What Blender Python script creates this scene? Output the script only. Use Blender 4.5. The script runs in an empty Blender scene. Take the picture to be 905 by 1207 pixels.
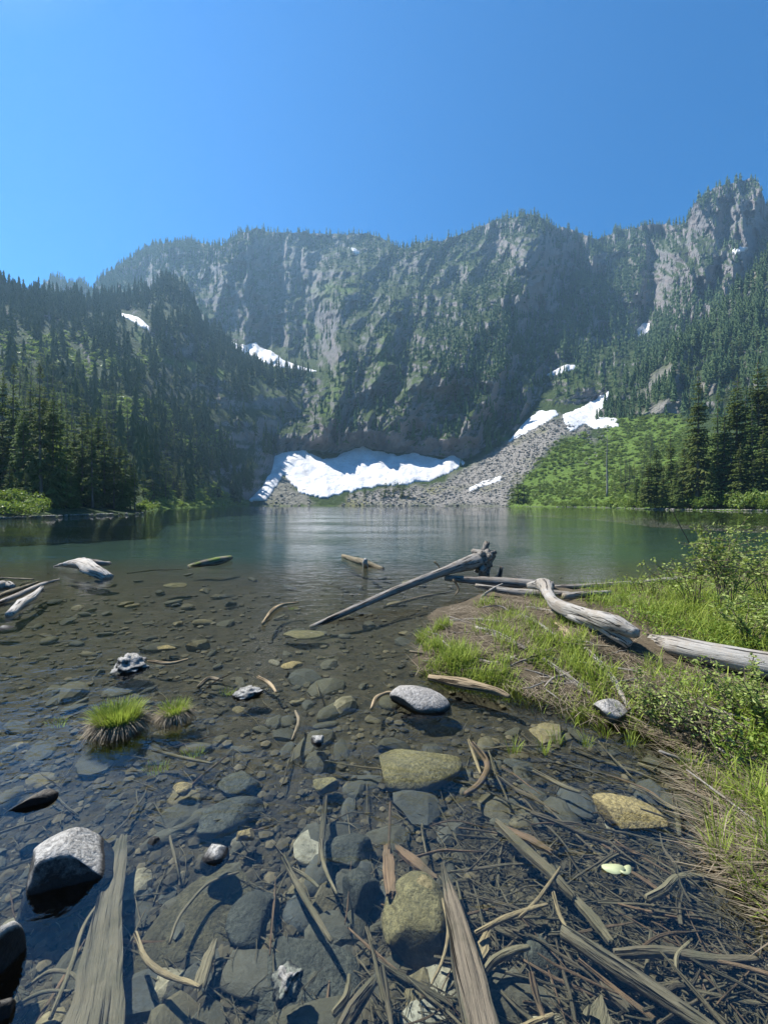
import bpy, math, random
import numpy as np
from mathutils import Vector, Matrix, Euler

# ------------------------------------------------------------------ camera, sky, sun, exposure
S = bpy.context.scene
COL = S.collection
EYE, FOC, HOR = 1.55, 460.0, 594.5          # eye height (m), focal length and horizon row of the photo (px of 905x1207)
cam_d = bpy.data.cameras.new('camera')
cam_d.sensor_fit = 'VERTICAL'
cam_d.sensor_height = 36.0
cam_d.lens = 36.0 * FOC / 1207.0
cam_d.shift_y = -(603.5 - HOR) / 1207.0
cam_d.clip_start = 0.05
cam_d.clip_end = 6000
cam = bpy.data.objects.new('camera', cam_d)
COL.objects.link(cam)
cam.location = (0, 0, EYE)
cam.rotation_euler = (math.radians(90), 0, 0)
S.camera = cam

SUN_EL, SUN_AZ = math.radians(56), math.radians(-60)      # azimuth from +Y, negative = left
L = Vector((math.sin(SUN_AZ) * math.cos(SUN_EL), math.cos(SUN_AZ) * math.cos(SUN_EL), math.sin(SUN_EL)))
W = bpy.data.worlds.new('World')
S.world = W
W.use_nodes = True
wn = W.node_tree.nodes
bg = wn['Background']
sky = wn.new('ShaderNodeTexSky')
sky.sky_type = 'NISHITA'
sky.sun_disc = False
sky.sun_elevation = SUN_EL
sky.sun_rotation = SUN_AZ
sky.altitude = 800
sky.air_density = 1.0
sky.dust_density = 0.5
sky.ozone_density = 4.0
hs = wn.new('ShaderNodeHueSaturation')
hs.inputs['Saturation'].default_value = 1.7
hs.inputs['Value'].default_value = 1.0
W.node_tree.links.new(sky.outputs[0], hs.inputs['Color'])
W.node_tree.links.new(hs.outputs[0], bg.inputs[0])
bg.inputs[1].default_value = 0.080
sd = bpy.data.lights.new('sun', 'SUN')
sd.energy = 5.0
sd.angle = math.radians(0.53)
sd.color = (1.0, 0.955, 0.88)
sun = bpy.data.objects.new('sun', sd)
COL.objects.link(sun)
sun.location = (-300, 300, 900)
sun.rotation_euler = L.to_track_quat('Z', 'Y').to_euler()
S.view_settings.view_transform = 'Standard'
S.view_settings.look = 'None'
S.view_settings.gamma = 1.0
S.view_settings.exposure = 1.1
cy = S.cycles
cy.use_denoising = True
cy.max_bounces = 7
cy.diffuse_bounces = 3
cy.glossy_bounces = 3
cy.transmission_bounces = 4
cy.transparent_max_bounces = 12
cy.volume_bounces = 0
cy.caustics_reflective = False
cy.caustics_refractive = False
cy.sample_clamp_indirect = 6.0

random.seed(7)
rng = np.random.default_rng(11)

# ------------------------------------------------------------------ helpers
def gp(px, py, z=0.0):
    """point of the horizontal plane at height z seen at a photo pixel"""
    Y = (EYE - z) * FOC / (py - HOR)
    return Vector(((px - 452.5) / FOC * Y, Y, z))

def wp(px, py, Y):
    return Vector(((px - 452.5) / FOC * Y, Y, EYE + (HOR - py) / FOC * Y))

def _hash(ix, iy, iz, seed):
    h = (ix * 374761393 + iy * 668265263 + iz * 2147483647 + seed * 1274126177) & 0xFFFFFFFF
    h = ((h ^ (h >> 13)) * 1274126177) & 0xFFFFFFFF
    h = ((h ^ (h >> 16)) * 2246822519) & 0xFFFFFFFF
    return ((h ^ (h >> 15)) & 0xFFFF) / 32767.5 - 1.0

def vnoise(x, y, z=None, seed=0):
    """smooth value noise, about -1..1"""
    x = np.asarray(x, float); y = np.asarray(y, float)
    if z is None:
        ix = np.floor(x).astype(np.int64); iy = np.floor(y).astype(np.int64)
        fx = x - ix; fy = y - iy
        fx = fx * fx * fx * (fx * (fx * 6 - 15) + 10); fy = fy * fy * fy * (fy * (fy * 6 - 15) + 10)
        o = 0 * ix
        a = _hash(ix, iy, o, seed); b = _hash(ix + 1, iy, o, seed)
        c = _hash(ix, iy + 1, o, seed); d = _hash(ix + 1, iy + 1, o, seed)
        return (a + (b - a) * fx) * (1 - fy) + (c + (d - c) * fx) * fy
    z = np.asarray(z, float)
    iz = np.floor(z).astype(np.int64); fz = z - iz
    fz = fz * fz * (3 - 2 * fz)
    ix = np.floor(x).astype(np.int64); iy = np.floor(y).astype(np.int64)
    fx = x - ix; fy = y - iy
    fx = fx * fx * (3 - 2 * fx); fy = fy * fy * (3 - 2 * fy)
    r = 0
    for k in (0, 1):
        a = _hash(ix, iy, iz + k, seed); b = _hash(ix + 1, iy, iz + k, seed)
        c = _hash(ix, iy + 1, iz + k, seed); d = _hash(ix + 1, iy + 1, iz + k, seed)
        v = (a + (b - a) * fx) * (1 - fy) + (c + (d - c) * fx) * fy
        r = r + v * (fz if k else 1 - fz)
    return r

def fbm(x, y, z=None, seed=0, octv=4, gain=0.5):
    t = 0; a = 1.0; s = 0
    for o in range(octv):
        t = t + a * vnoise(x * 2 ** o + 17.3 * o, y * 2 ** o - 9.1 * o, None if z is None else z * 2 ** o + 4.7 * o, seed + o)
        s += a; a *= gain
    return t / s

def ridged(x, y, seed=0, octv=4, gain=0.5):
    t = 0; a = 1.0; s = 0
    for o in range(octv):
        t = t + a * (1 - 2 * np.abs(vnoise(x * 2 ** o + 3.3 * o, y * 2 ** o + 8.9 * o, None, seed + o)))
        s += a; a *= gain
    return t / s

def sstep(a, b, x):
    t = np.clip((np.asarray(x, float) - a) / (b - a), 0, 1)
    return t * t * (3 - 2 * t)

def poly_sd(x, y, poly):
    """signed distance to polygon, positive inside"""
    x = np.asarray(x, float); y = np.asarray(y, float)
    d = np.full(x.shape, 1e18); ins = np.zeros(x.shape, bool)
    n = len(poly)
    for i in range(n):
        ax, ay = poly[i]; bx, by = poly[(i + 1) % n]
        ex, ey = bx - ax, by - ay
        t = np.clip(((x - ax) * ex + (y - ay) * ey) / (ex * ex + ey * ey + 1e-12), 0, 1)
        d = np.minimum(d, (x - ax - t * ex) ** 2 + (y - ay - t * ey) ** 2)
        if ay != by:
            c = ((ay > y) != (by > y)) & (x < (bx - ax) * (y - ay) / (by - ay) + ax)
            ins ^= c
    d = np.sqrt(d)
    return np.where(ins, d, -d)

def line_d(x, y, pts):
    d = np.full(np.shape(x), 1e18)
    for (ax, ay), (bx, by) in zip(pts[:-1], pts[1:]):
        ex, ey = bx - ax, by - ay
        t = np.clip(((x - ax) * ex + (y - ay) * ey) / (ex * ex + ey * ey + 1e-12), 0, 1)
        d = np.minimum(d, (x - ax - t * ex) ** 2 + (y - ay - t * ey) ** 2)
    return np.sqrt(d)

def mesh_np(name, V, Fq, smooth=False, attrs=None):
    """mesh from numpy arrays: V (n,3), Fq (m,3) or (m,4)"""
    me = bpy.data.meshes.new(name)
    V = np.ascontiguousarray(V, dtype=np.float32); Fq = np.ascontiguousarray(Fq, dtype=np.int32)
    k = Fq.shape[1]
    me.vertices.add(len(V)); me.vertices.foreach_set('co', V.ravel())
    me.loops.add(Fq.size); me.loops.foreach_set('vertex_index', Fq.ravel())
    me.polygons.add(len(Fq))
    me.polygons.foreach_set('loop_start', np.arange(0, Fq.size, k, dtype=np.int32))
    me.polygons.foreach_set('loop_total', np.full(len(Fq), k, dtype=np.int32))
    me.polygons.foreach_set('use_smooth', np.full(len(Fq), bool(smooth)))
    for an, arr in (attrs or {}).items():
        if arr.ndim == 1:
            at = me.attributes.new(an, 'FLOAT', 'POINT'); at.data.foreach_set('value', arr.astype(np.float32))
        else:
            c4 = np.ones((len(V), 4), np.float32); c4[:, :arr.shape[1]] = arr
            at = me.attributes.new(an, 'FLOAT_COLOR', 'POINT'); at.data.foreach_set('color', c4.ravel())
    me.update(calc_edges=True)
    return me

def obj(name, me, mat=None, parent=None, loc=None, rot=None, sc=None):
    o = bpy.data.objects.new(name, me)
    COL.objects.link(o)
    if mat is not None and me is not None and not me.materials:
        me.materials.append(mat)
    if parent is not None: o.parent = parent
    if loc is not None: o.location = loc
    if rot is not None: o.rotation_euler = rot
    if sc is not None: o.scale = sc if hasattr(sc, '__len__') else (sc, sc, sc)
    return o

def tag(o, label=None, cat=None, group=None, kind=None):
    if label: o['label'] = label
    if cat: o['category'] = cat
    if group: o['group'] = group
    if kind: o['kind'] = kind
    return o

def grid_faces(nr, nc):
    i = np.arange(nr - 1)[:, None] * nc + np.arange(nc - 1)[None, :]
    return np.stack([i, i + 1, i + nc + 1, i + nc], -1).reshape(-1, 4)

class NT:
    """small node-tree writer"""
    def __init__(s, name):
        s.m = bpy.data.materials.new(name); s.m.use_nodes = True
        s.t = s.m.node_tree; s.n = s.t.nodes; s.n.clear()
        s.out = s.n.new('ShaderNodeOutputMaterial')
    def new(s, typ, ins=None, **kw):
        nd = s.n.new(typ)
        for k, v in kw.items(): setattr(nd, k, v)
        for k, v in (ins or {}).items(): s.put(nd.inputs[k], v)
        return nd
    def put(s, sock, v):
        if isinstance(v, bpy.types.NodeSocket): s.t.links.new(v, sock)
        elif isinstance(v, bpy.types.Node): s.t.links.new(v.outputs[0], sock)
        elif isinstance(v, tuple) and len(v) == 3 and sock.type == 'RGBA': sock.default_value = (*v, 1)
        else: sock.default_value = v
    def noise(s, vec, scale, detail=4, rough=0.55, dist=0.0, col=False):
        nd = s.new('ShaderNodeTexNoise', {'Scale': scale, 'Detail': detail, 'Roughness': rough, 'Distortion': dist})
        if vec is not None: s.put(nd.inputs['Vector'], vec)
        return nd.outputs[1 if col else 0]
    def ramp(s, fac, stops, interp='LINEAR'):
        nd = s.n.new('ShaderNodeValToRGB'); s.put(nd.inputs[0], fac)
        nd.color_ramp.interpolation = interp
        el = nd.color_ramp.elements
        while len(el) < len(stops): el.new(0.5)
        for e, (p, c) in zip(el, stops):
            e.position = p
            e.color = (c, c, c, 1) if isinstance(c, (int, float)) else (*c, 1)
        return nd.outputs[0]
    def mix(s, fac, a, b, mode='MIX'):
        nd = s.n.new('ShaderNodeMix'); nd.data_type = 'RGBA'; nd.blend_type = mode
        s.put(nd.inputs[0], fac); s.put(nd.inputs[6], a); s.put(nd.inputs[7], b)
        return nd.outputs[2]
    def math(s, op, a, b=0.0, c=None, clamp=False):
        nd = s.n.new('ShaderNodeMath'); nd.operation = op; nd.use_clamp = clamp
        s.put(nd.inputs[0], a); s.put(nd.inputs[1], b)
        if c is not None: s.put(nd.inputs[2], c)
        return nd.outputs[0]
    def mapr(s, v, a, b, c=0.0, d=1.0):
        nd = s.n.new('ShaderNodeMapRange'); s.put(nd.inputs[0], v)
        for i, q in enumerate((a, b, c, d)): nd.inputs[i + 1].default_value = q
        return nd.outputs[0]
    def coord(s, which='Object'):
        return s.n.new('ShaderNodeTexCoord').outputs[which]
    def geom(s, which='Position'):
        return s.n.new('ShaderNodeNewGeometry').outputs[which]
    def sepz(s, v, i=2):
        nd = s.n.new('ShaderNodeSeparateXYZ'); s.put(nd.inputs[0], v); return nd.outputs[i]
    def mapping(s, vec, scale=(1, 1, 1), rot=(0, 0, 0)):
        nd = s.new('ShaderNodeMapping', {'Vector': vec}); nd.inputs['Scale'].default_value = scale
        nd.inputs['Rotation'].default_value = rot
        return nd.outputs[0]
    def attr(s, name, out=0):
        nd = s.n.new('ShaderNodeAttribute'); nd.attribute_name = name
        return nd.outputs[out]
    def bump(s, h, strength=0.5, dist=0.1):
        nd = s.new('ShaderNodeBump', {'Strength': strength, 'Distance': dist, 'Height': h})
        return nd.outputs[0]
    def rnd(s):
        return s.n.new('ShaderNodeObjectInfo').outputs['Random']
    def hsv(s, colr, h=0.5, sat=1.0, v=1.0):
        nd = s.n.new('ShaderNodeHueSaturation')
        s.put(nd.inputs['Hue'], h); s.put(nd.inputs['Saturation'], sat); s.put(nd.inputs['Value'], v); s.put(nd.inputs['Color'], colr)
        return nd.outputs[0]
    def finish(s, colr, rough=0.8, normal=None, spec=0.3, trans=None):
        b = s.n.new('ShaderNodeBsdfPrincipled')
        s.put(b.inputs['Base Color'], colr); s.put(b.inputs['Roughness'], rough)
        b.inputs['Specular IOR Level'].default_value = spec
        if normal is not None: s.put(b.inputs['Normal'], normal)
        sh = b.outputs[0]
        if trans is not None:
            tr = s.n.new('ShaderNodeBsdfTranslucent'); s.put(tr.inputs[0], trans[0])
            mx = s.n.new('ShaderNodeMixShader'); s.put(mx.inputs[0], trans[1])
            s.t.links.new(sh, mx.inputs[1]); s.t.links.new(tr.outputs[0], mx.inputs[2]); sh = mx.outputs[0]
        s.t.links.new(sh, s.out.inputs[0])
        return s.m
# ------------------------------------------------------------------ mountain terrain (three overlapping sheets with real depth)
SKYLINE = [(-320, 300), (-60, 330), (0, 345), (45, 347), (50, 336), (60, 328), (67, 326.5), (76, 331), (86, 337), (95, 333), (104, 338), (112, 341), (117, 331), (132, 320), (150, 308), (170, 295), (190, 287),
           (215, 283), (240, 287), (262, 290), (272, 282), (285, 274), (302, 270), (320, 273), (345, 275), (360, 273), (375, 276), (400, 276), (430, 275), (450, 280), (466, 290),
           (480, 293), (488, 288), (500, 284), (520, 284), (545, 275), (570, 265), (585, 259), (600, 257), (622, 253), (634, 255), (645, 260), (655, 268), (664, 268), (675, 272), (690, 278),
           (705, 281), (720, 276), (724, 271), (740, 270), (755, 266), (770, 264), (800, 265), (810, 262), (813, 250), (818, 240), (830, 230), (845, 220), (856, 217), (862, 215),
           (875, 212), (888, 211), (894, 216), (898, 228), (903, 242), (910, 255), (960, 270), (1000, 262), (1100, 255), (1230, 280)]
BACK = {  # px: shore depth, four (depth, row) points, ridge depth
    -320: (300, (330, 580), (400, 540), (480, 470), (600, 400), 900), 0: (300, (330, 580), (400, 540), (480, 470), (620, 400), 980),
    120: (320, (340, 585), (400, 550), (500, 480), (650, 400), 960), 200: (330, (345, 585), (400, 550), (500, 470), (650, 400), 930),
    262: (335, (345, 588), (420, 550), (540, 455), (640, 405), 890), 300: (335, (345, 588), (425, 545), (555, 445), (665, 402), 870),
    340: (335, (350, 586), (440, 531), (570, 438), (650, 415), 880), 372: (335, (350, 586), (450, 529), (560, 445), (640, 432), 910),
    400: (335, (352, 585), (455, 530), (550, 440), (680, 360), 930), 450: (330, (352, 583), (460, 532), (560, 430), (720, 350), 950),
    500: (325, (350, 583), (455, 535), (560, 430), (740, 350), 960), 545: (315, (345, 575), (440, 543), (560, 430), (740, 350), 960),
    600: (285, (330, 570), (430, 520), (560, 440), (740, 350), 950), 650: (230, (300, 570), (420, 495), (540, 450), (720, 380), 1000),
    700: (190, (270, 565), (400, 500), (520, 455), (700, 390), 1000), 740: (140, (240, 565), (390, 490), (540, 430), (680, 390), 980),
    770: (118, (220, 565), (370, 490), (560, 420), (680, 385), 900), 815: (106, (190, 565), (340, 490), (540, 420), (640, 370), 800),
    850: (98, (170, 565), (320, 490), (520, 410), (620, 350), 770), 885: (93, (155, 565), (300, 490), (500, 400), (620, 330), 760),
    905: (90, (145, 565), (280, 490), (460, 400), (600, 330), 740), 1000: (80, (130, 565), (240, 490), (400, 400), (520, 330), 640),
    1230: (60, (105, 565), (180, 490), (300, 400), (400, 340), 500)}
LEFT = {
    -320: (24, (40, 585), (80, 540), (150, 470), (220, 400), 300, 330), 0: (41, (55, 588), (95, 558), (170, 480), (270, 400), 400, 343),
    50: (47, (62, 588), (110, 557), (190, 480), (300, 405), 440, 349), 110: (56, (76, 590), (125, 555), (220, 480), (340, 410), 500, 353),
    150: (62, (85, 592), (150, 552), (250, 475), (380, 410), 545, 349), 170: (66, (105, 592), (170, 551), (275, 473), (400, 410), 560, 342),
    178: (90, (140, 591), (195, 551), (290, 474), (412, 410), 570, 338), 190: (130, (165, 589), (220, 551), (310, 476), (430, 408), 580, 333),
    203: (142, (180, 588), (235, 551), (325, 480), (445, 410), 590, 330), 218: (165, (200, 588), (250, 553), (335, 485), (450, 415), 592, 340),
    235: (190, (222, 588), (270, 556), (350, 490), (450, 430), 590, 374), 270: (280, (300, 586), (330, 565), (380, 510), (440, 450), 570, 404),
    290: (318, (335, 590), (352, 577), (395, 520), (450, 465), 562, 424), 305: (345, (358, 590), (385, 552), (420, 505), (460, 465), 560, 431),
    340: (350, (385, 586), (462, 535), (480, 500), (500, 470), 560, 436), 372: (360, (390, 586), (478, 528), (492, 500), (512, 470), 570, 446),
    386: (375, (400, 586), (500, 530), (520, 512), (545, 490), 585, 472)}
RIGHT = {
    706: (405, (410, 500), (414, 495), (419, 491), (424, 488), 430, 485), 722: (392, (398, 500), (408, 490), (418, 482), (428, 474), 438, 468),
    740: (380, (386, 500), (398, 485), (415, 472), (430, 458), 445, 446), 770: (360, (366, 500), (385, 478), (405, 460), (428, 440), 452, 424),
    800: (340, (346, 500), (370, 475), (395, 450), (425, 425), 458, 403), 850: (310, (318, 500), (345, 470), (380, 435), (415, 400), 455, 365),
    880: (292, (300, 500), (330, 465), (370, 420), (410, 375), 455, 325), 905: (276, (284, 500), (318, 460), (360, 410), (405, 360), 455, 300),
    1000: (232, (240, 500), (275, 455), (320, 400), (375, 340), 430, 285), 1230: (170, (178, 500), (215, 450), (260, 390), (310, 330), 370, 270)}

class Layer: pass

def build_layer(spec, skyline, step, nrows, relief, jag):
    xs = sorted(spec); n = int((xs[-1] - xs[0]) / step) + 1
    px = np.linspace(xs[0], xs[-1], n)
    rows = []
    for x in xs:
        t = spec[x]; d0 = t[0]
        pts = [(d0 - 1.5, HOR + (EYE + 11.0) * FOC / (d0 - 1.5)), (d0, HOR + EYE * FOC / d0)]
        pts += list(t[1:5])
        pts.append((t[5], t[6] if len(t) > 6 else float(np.interp(x, *zip(*skyline)))))
        rows.append(pts)
    A = np.array(rows)                                     # (cols, 7, 2)
    k = A.shape[1]
    Dc = np.stack([np.interp(px, xs, A[:, i, 0]) for i in range(k)])
    Rc = np.stack([np.interp(px, xs, A[:, i, 1]) for i in range(k)])
    w = max(3, int(18 / step)) | 1                          # soften the joints between columns
    ker = np.hanning(w + 2)[1:-1]; ker /= ker.sum()
    for i in range(2, k):
        Dc[i] = np.convolve(np.pad(Dc[i], w // 2, mode='edge'), ker, 'valid')
        if i < k - 1: Rc[i] = np.convolve(np.pad(Rc[i], w // 2, mode='edge'), ker, 'valid')
    if skyline: Rc[-1] = np.interp(px, *zip(*skyline))
    Rc[-1] += jag * (vnoise(px / 6.0, px * 0 + 3.3, None, 5) * 0.6 + vnoise(px / 2.6, px * 0 + 8.3, None, 6) * 0.4)
    ext = np.maximum(np.abs(np.diff(Rc, axis=0)).mean(axis=1), 3)
    cnt = np.maximum((ext / ext.sum() * nrows).astype(int), 3)
    t = np.concatenate([np.linspace(i, i + 1, c, endpoint=False) for i, c in enumerate(cnt)] + [np.array([k - 1.0])])
    i0 = np.minimum(t.astype(int), k - 2); f = (t - i0)[:, None]
    PY = Rc[i0] * (1 - f) + Rc[i0 + 1] * f
    D = Dc[i0] * (1 - f) + Dc[i0 + 1] * f
    ker = np.hanning(9)[1:-1]; ker /= ker.sum()             # soften the kinks of the profile above the shore
    Ds = np.apply_along_axis(lambda c: np.convolve(np.pad(c, 3, mode='edge'), ker, 'valid'), 0, D)
    D[cnt[0] + cnt[1]:] = Ds[cnt[0] + cnt[1]:]
    PX = np.broadcast_to(px, PY.shape)
    D = D * (1 + relief(PX, PY, D))
    ly = Layer(); ly.px, ly.PX, ly.PY, ly.D, ly.step = px, PX.copy(), PY, D, step
    P = np.stack([(PX - 452.5) / FOC * D, D, EYE + (HOR - PY) / FOC * D], -1)
    b1 = P[-1].copy(); b1[:, 1] += 60; b1[:, 0] *= b1[:, 1] / P[-1][:, 1]; b1[:, 2] -= 25
    b2 = P[-1].copy(); b2[:, 1] += 200; b2[:, 0] *= b2[:, 1] / P[-1][:, 1]; b2[:, 2] -= 160
    ly.P = np.concatenate([P, b1[None], b2[None]])
    nr, nc = ly.P.shape[:2]
    du = np.gradient(ly.P, axis=1); dv = np.gradient(ly.P, axis=0)
    N = np.cross(du, dv); N /= np.linalg.norm(N, axis=2, keepdims=True) + 1e-9
    ly.N = N
    return ly

def gauss(PX, PY, pts, w):
    d = line_d(PX, PY, pts); return np.exp(-(d / w) ** 2)

CLIFF = [(-320, 560), (262, 548), (300, 543), (350, 530), (400, 534), (430, 525), (468, 534), (505, 535), (548, 540), (600, 512), (640, 482), (700, 474), (725, 474), (760, 480), (905, 480), (1230, 480)]
def relief_back(PX, PY, D):
    base = np.interp(PX[0], *zip(*CLIFF))[None, :]
    am = sstep(-2, 22, base - PY)
    wx = 26 * fbm(PX / 90, PY / 110, None, 31, 3)
    lean = np.interp(PX[0], [-320, 380, 450, 640, 700, 905, 1230], [0.0, 0.1, 0.55, 0.35, -0.15, -0.3, -0.3])[None, :]
    q = PX + lean * (PY - 400) + wx
    r = -0.052 * ridged(q / 95, PY / 330, 41, 2) - 0.046 * ridged(q / 42, PY / 130, 43, 3) - 0.027 * ridged(q / 17, PY / 40, 47, 3) - 0.010 * fbm(PX / 6, PY / 8, None, 53, 2)
    r += 0.028 * fbm(PX / 90, PY / 26 + PX / 300, None, 59, 3) + 0.012 * fbm(PX / 30, PY / 9, None, 61, 2)     # ledges
    g = (-0.10 * gauss(PX, PY, [(640, 262), (600, 340), (560, 400), (500, 450), (440, 525)], 26)
         - 0.05 * gauss(PX, PY, [(640, 300), (590, 420), (560, 500)], 18)
         + 0.07 * gauss(PX, PY, [(690, 300), (655, 400), (645, 450)], 16)
         - 0.06 * gauss(PX, PY, [(700, 300), (665, 380), (655, 440)], 10)
         + 0.08 * gauss(PX, PY, [(775, 280), (768, 340), (758, 400)], 14)
         + 0.07 * gauss(PX, PY, [(340, 300), (330, 380)], 40)
         - 0.07 * gauss(PX, PY, [(405, 415), (398, 470), (370, 520)], 16)
         - 0.05 * gauss(PX, PY, [(455, 395), (440, 470), (420, 515)], 13)
         + 0.05 * gauss(PX, PY, [(480, 400), (470, 440), (440, 480)], 14)
         + 0.06 * gauss(PX, PY, [(858, 240), (850, 300), (840, 345)], 9)
         + 0.07 * gauss(PX, PY, [(902, 250), (885, 310), (860, 350)], 9)
         - 0.04 * gauss(PX, PY, [(270, 285), (262, 330), (240, 400)], 14)
         + 0.05 * gauss(PX, PY, [(590, 310), (610, 340), (615, 380)], 22))
    am2 = sstep(-3, 6, base - PY)
    low = am2 * (-0.016 * ridged((PX + 0.4 * PY) / 11, PY / 17, 63, 3) - 0.012 * ridged((PX + wx) / 24, PY / 34, 65, 2)) * (1 - 0.5 * am) + 0.010 * fbm(PX / 30, PY / 14, None, 67, 3) * sstep(330, 420, D) * (1 - am)
    return am * (r + g) + low

def relief_left(PX, PY, D):
    am = sstep(80, 230, D) * sstep(592, 570, PY)
    q = PX - 0.5 * (PY - 450) + 22 * fbm(PX / 70, PY / 90, None, 71, 3)
    r = -0.050 * ridged(q / 75, PY / 160, 73, 2) - 0.030 * ridged(q / 32, PY / 80, 79, 3) - 0.012 * fbm(PX / 12, PY / 18, None, 83, 3)
    r += 0.03 * fbm(PX / 90, PY / 24, None, 89, 3)
    return am * r * np.interp(PX[0], [200, 300, 386], [1, 0.8, 0.35])[None, :]

def relief_right(PX, PY, D):
    am = sstep(0, 30, 500 - PY)
    q = PX + 0.4 * (PY - 400) + 16 * fbm(PX / 60, PY / 60, None, 91, 3)
    return am * (-0.04 * ridged(q / 60, PY / 90, 93, 3) - 0.02 * ridged(q / 22, PY / 35, 97, 3) + 0.02 * fbm(PX / 60, PY / 16, None, 99, 3))

back = build_layer(BACK, SKYLINE, 1.6, 330, relief_back, 2.2)
left = build_layer(LEFT, None, 1.7, 210, relief_left, 3.0)
right = build_layer(RIGHT, None, 2.0, 120, relief_right, 3.0)

# what covers the ground: green = meadow and brush, talus = loose stone, wood = forest floor (things that stay put whatever the light)
TALUS = [(520, 598), (492, 588), (540, 558), (600, 520), (636, 497), (664, 492), (690, 500), (700, 520), (668, 512), (640, 540), (602, 585), (598, 598)]
TALUS_B = [(398, 597), (420, 581), (470, 575), (540, 566), (560, 585), (540, 598)]
MEADOW_R = [(596, 600), (612, 570), (660, 520), (690, 508), (702, 530), (720, 490), (745, 484), (800, 490), (905, 560), (960, 560), (1230, 580), (1230, 640), (600, 606)]
MOUND = [(312, 592), (333, 560), (356, 582), (372, 592), (372, 598), (310, 598)]
MEADOW_L = [(165, 606), (172, 545), (205, 560), (240, 568), (292, 592), (292, 600)]
def cover(ly, kind):
    PX, PY = ly.PX, ly.PY
    wob = 7 * fbm(PX / 14, PY / 9, None, 101, 3)
    def m(poly, soft=6): return sstep(-soft, soft, poly_sd(PX, PY, poly) + wob)
    z = np.zeros_like(PX)
    if kind == 'back':
        green = np.maximum.reduce([m(MEADOW_R), m(MOUND, 3) * 0.2])
        tal = np.maximum.reduce([m(TALUS), m(TALUS_B, 4), 0.7 * m(MOUND, 3)]) * (1 - 0.75 * m(MEADOW_R))
        green = np.maximum(green, sstep(592, 597, PY) * 0.5 * (PX > 270) * (PX < 400))
        for pts, w in (([(395, 350), (375, 345), (410, 340)], 16), ([(652, 450), (680, 446)], 5), ([(720, 380), (752, 392)], 11), ([(400, 440), (388, 480)], 20), ([(455, 400), (440, 450)], 15),
                       ([(360, 380), (375, 395)], 9), ([(480, 460), (500, 450)], 10), ([(595, 515), (575, 505)], 9), ([(540, 300), (560, 330)], 8)):
            green = np.maximum(green, 0.72 * gauss(PX, PY, pts, w) * (0.75 + 0.5 * fbm(PX / 9, PY / 7, None, 103, 3)))
        wood = z + 0.45
    elif kind == 'left':
        green = np.maximum(m(MEADOW_L, 10), 0.8 * gauss(PX, PY, [(275, 405), (310, 432), (372, 448)], 9))
        for pts, w in (([(120, 455), (150, 480), (165, 510)], 10), ([(40, 400), (90, 420)], 9), ([(185, 480), (215, 495), (255, 520)], 12), ([(0, 590), (60, 596)], 9), ([(110, 400), (140, 430)], 8), ([(165, 395), (200, 425), (260, 440)], 9)):
            green = np.maximum(green, 0.75 * gauss(PX, PY, pts, w))
        tal = z
        wood = z + 0.8 - 0.5 * sstep(230, 330, PX)
    else:
        green = z + 0.25
        tal = 0.8 * gauss(PX, PY, [(760, 490), (800, 472), (830, 455)], 9) + 0.7 * gauss(PX, PY, [(757, 470), (775, 445), (800, 430)], 7) + 0.7 * gauss(PX, PY, [(885, 325), (905, 320)], 12)
        wood = z + 0.75
    c = np.stack([np.clip(green, 0, 1), np.clip(tal, 0, 1), np.clip(wood, 0, 1)], -1)
    return np.concatenate([c, c[-1:], c[-1:]])

def m_mountain():
    t = NT('mountain_rock')
    pos = t.geom('Position'); nz = t.sepz(t.geom('Normal'))
    mk = t.attr('cover'); sp = t.new('ShaderNodeSeparateColor', {0: mk})
    g, ta, wd = sp.outputs[0], sp.outputs[1], sp.outputs[2]
    n1 = t.noise(pos, 0.02, 6, 0.65); n2 = t.noise(pos, 0.11, 5, 0.7); n3 = t.noise(t.mapping(pos, (1, 1, 0.22)), 0.09, 5, 0.65)
    rock = t.mix(n3, (0.11, 0.115, 0.13), (0.34, 0.325, 0.32))
    rock = t.mix(t.mapr(n1, 0.45, 0.62), rock, (0.27, 0.24, 0.235))
    brush = t.mix(n2, (0.030, 0.060, 0.016), (0.105, 0.150, 0.040))
    floor = t.mix(n2, (0.02, 0.036, 0.018), (0.06, 0.085, 0.035))
    tal = t.mix(t.noise(pos, 0.5, 4, 0.8), (0.15, 0.14, 0.125), (0.40, 0.375, 0.34))
    tal = t.mix(t.mapr(n1, 0.5, 0.66), tal, (0.19, 0.19, 0.09))
    bright = t.mix(t.noise(pos, 0.16, 5, 0.7), (0.05, 0.095, 0.016), (0.17, 0.25, 0.05))
    # plants hold on ledges and gentle ground, rock stays bare where it is steep
    hold = t.math('ADD', nz, t.math('MULTIPLY', t.math('SUBTRACT', n2, 0.5), 0.9))
    hold = t.math('ADD', hold, t.math('MULTIPLY', t.math('SUBTRACT', n1, 0.5), 0.6))
    fac = t.mapr(hold, 0.46, 0.70)
    col = t.mix(fac, rock, t.mix(wd, brush, floor))
    col = t.mix(t.math('MULTIPLY', wd, t.mapr(t.math('ADD', nz, n2), 0.75, 1.1)), col, floor)
    col = t.mix(ta, col, tal)
    col = t.mix(t.math('MULTIPLY', g, t.mapr(t.math('ADD', n2, g), 0.75, 1.1)), col, bright)
    bm = t.bump(t.math('ADD', n2, t.math('MULTIPLY', t.noise(pos, 0.6, 4, 0.7), 0.35)), 0.9, 7.0)
    return t.finish(col, 0.95, bm, 0.1)
M_MTN = m_mountain()

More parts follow.
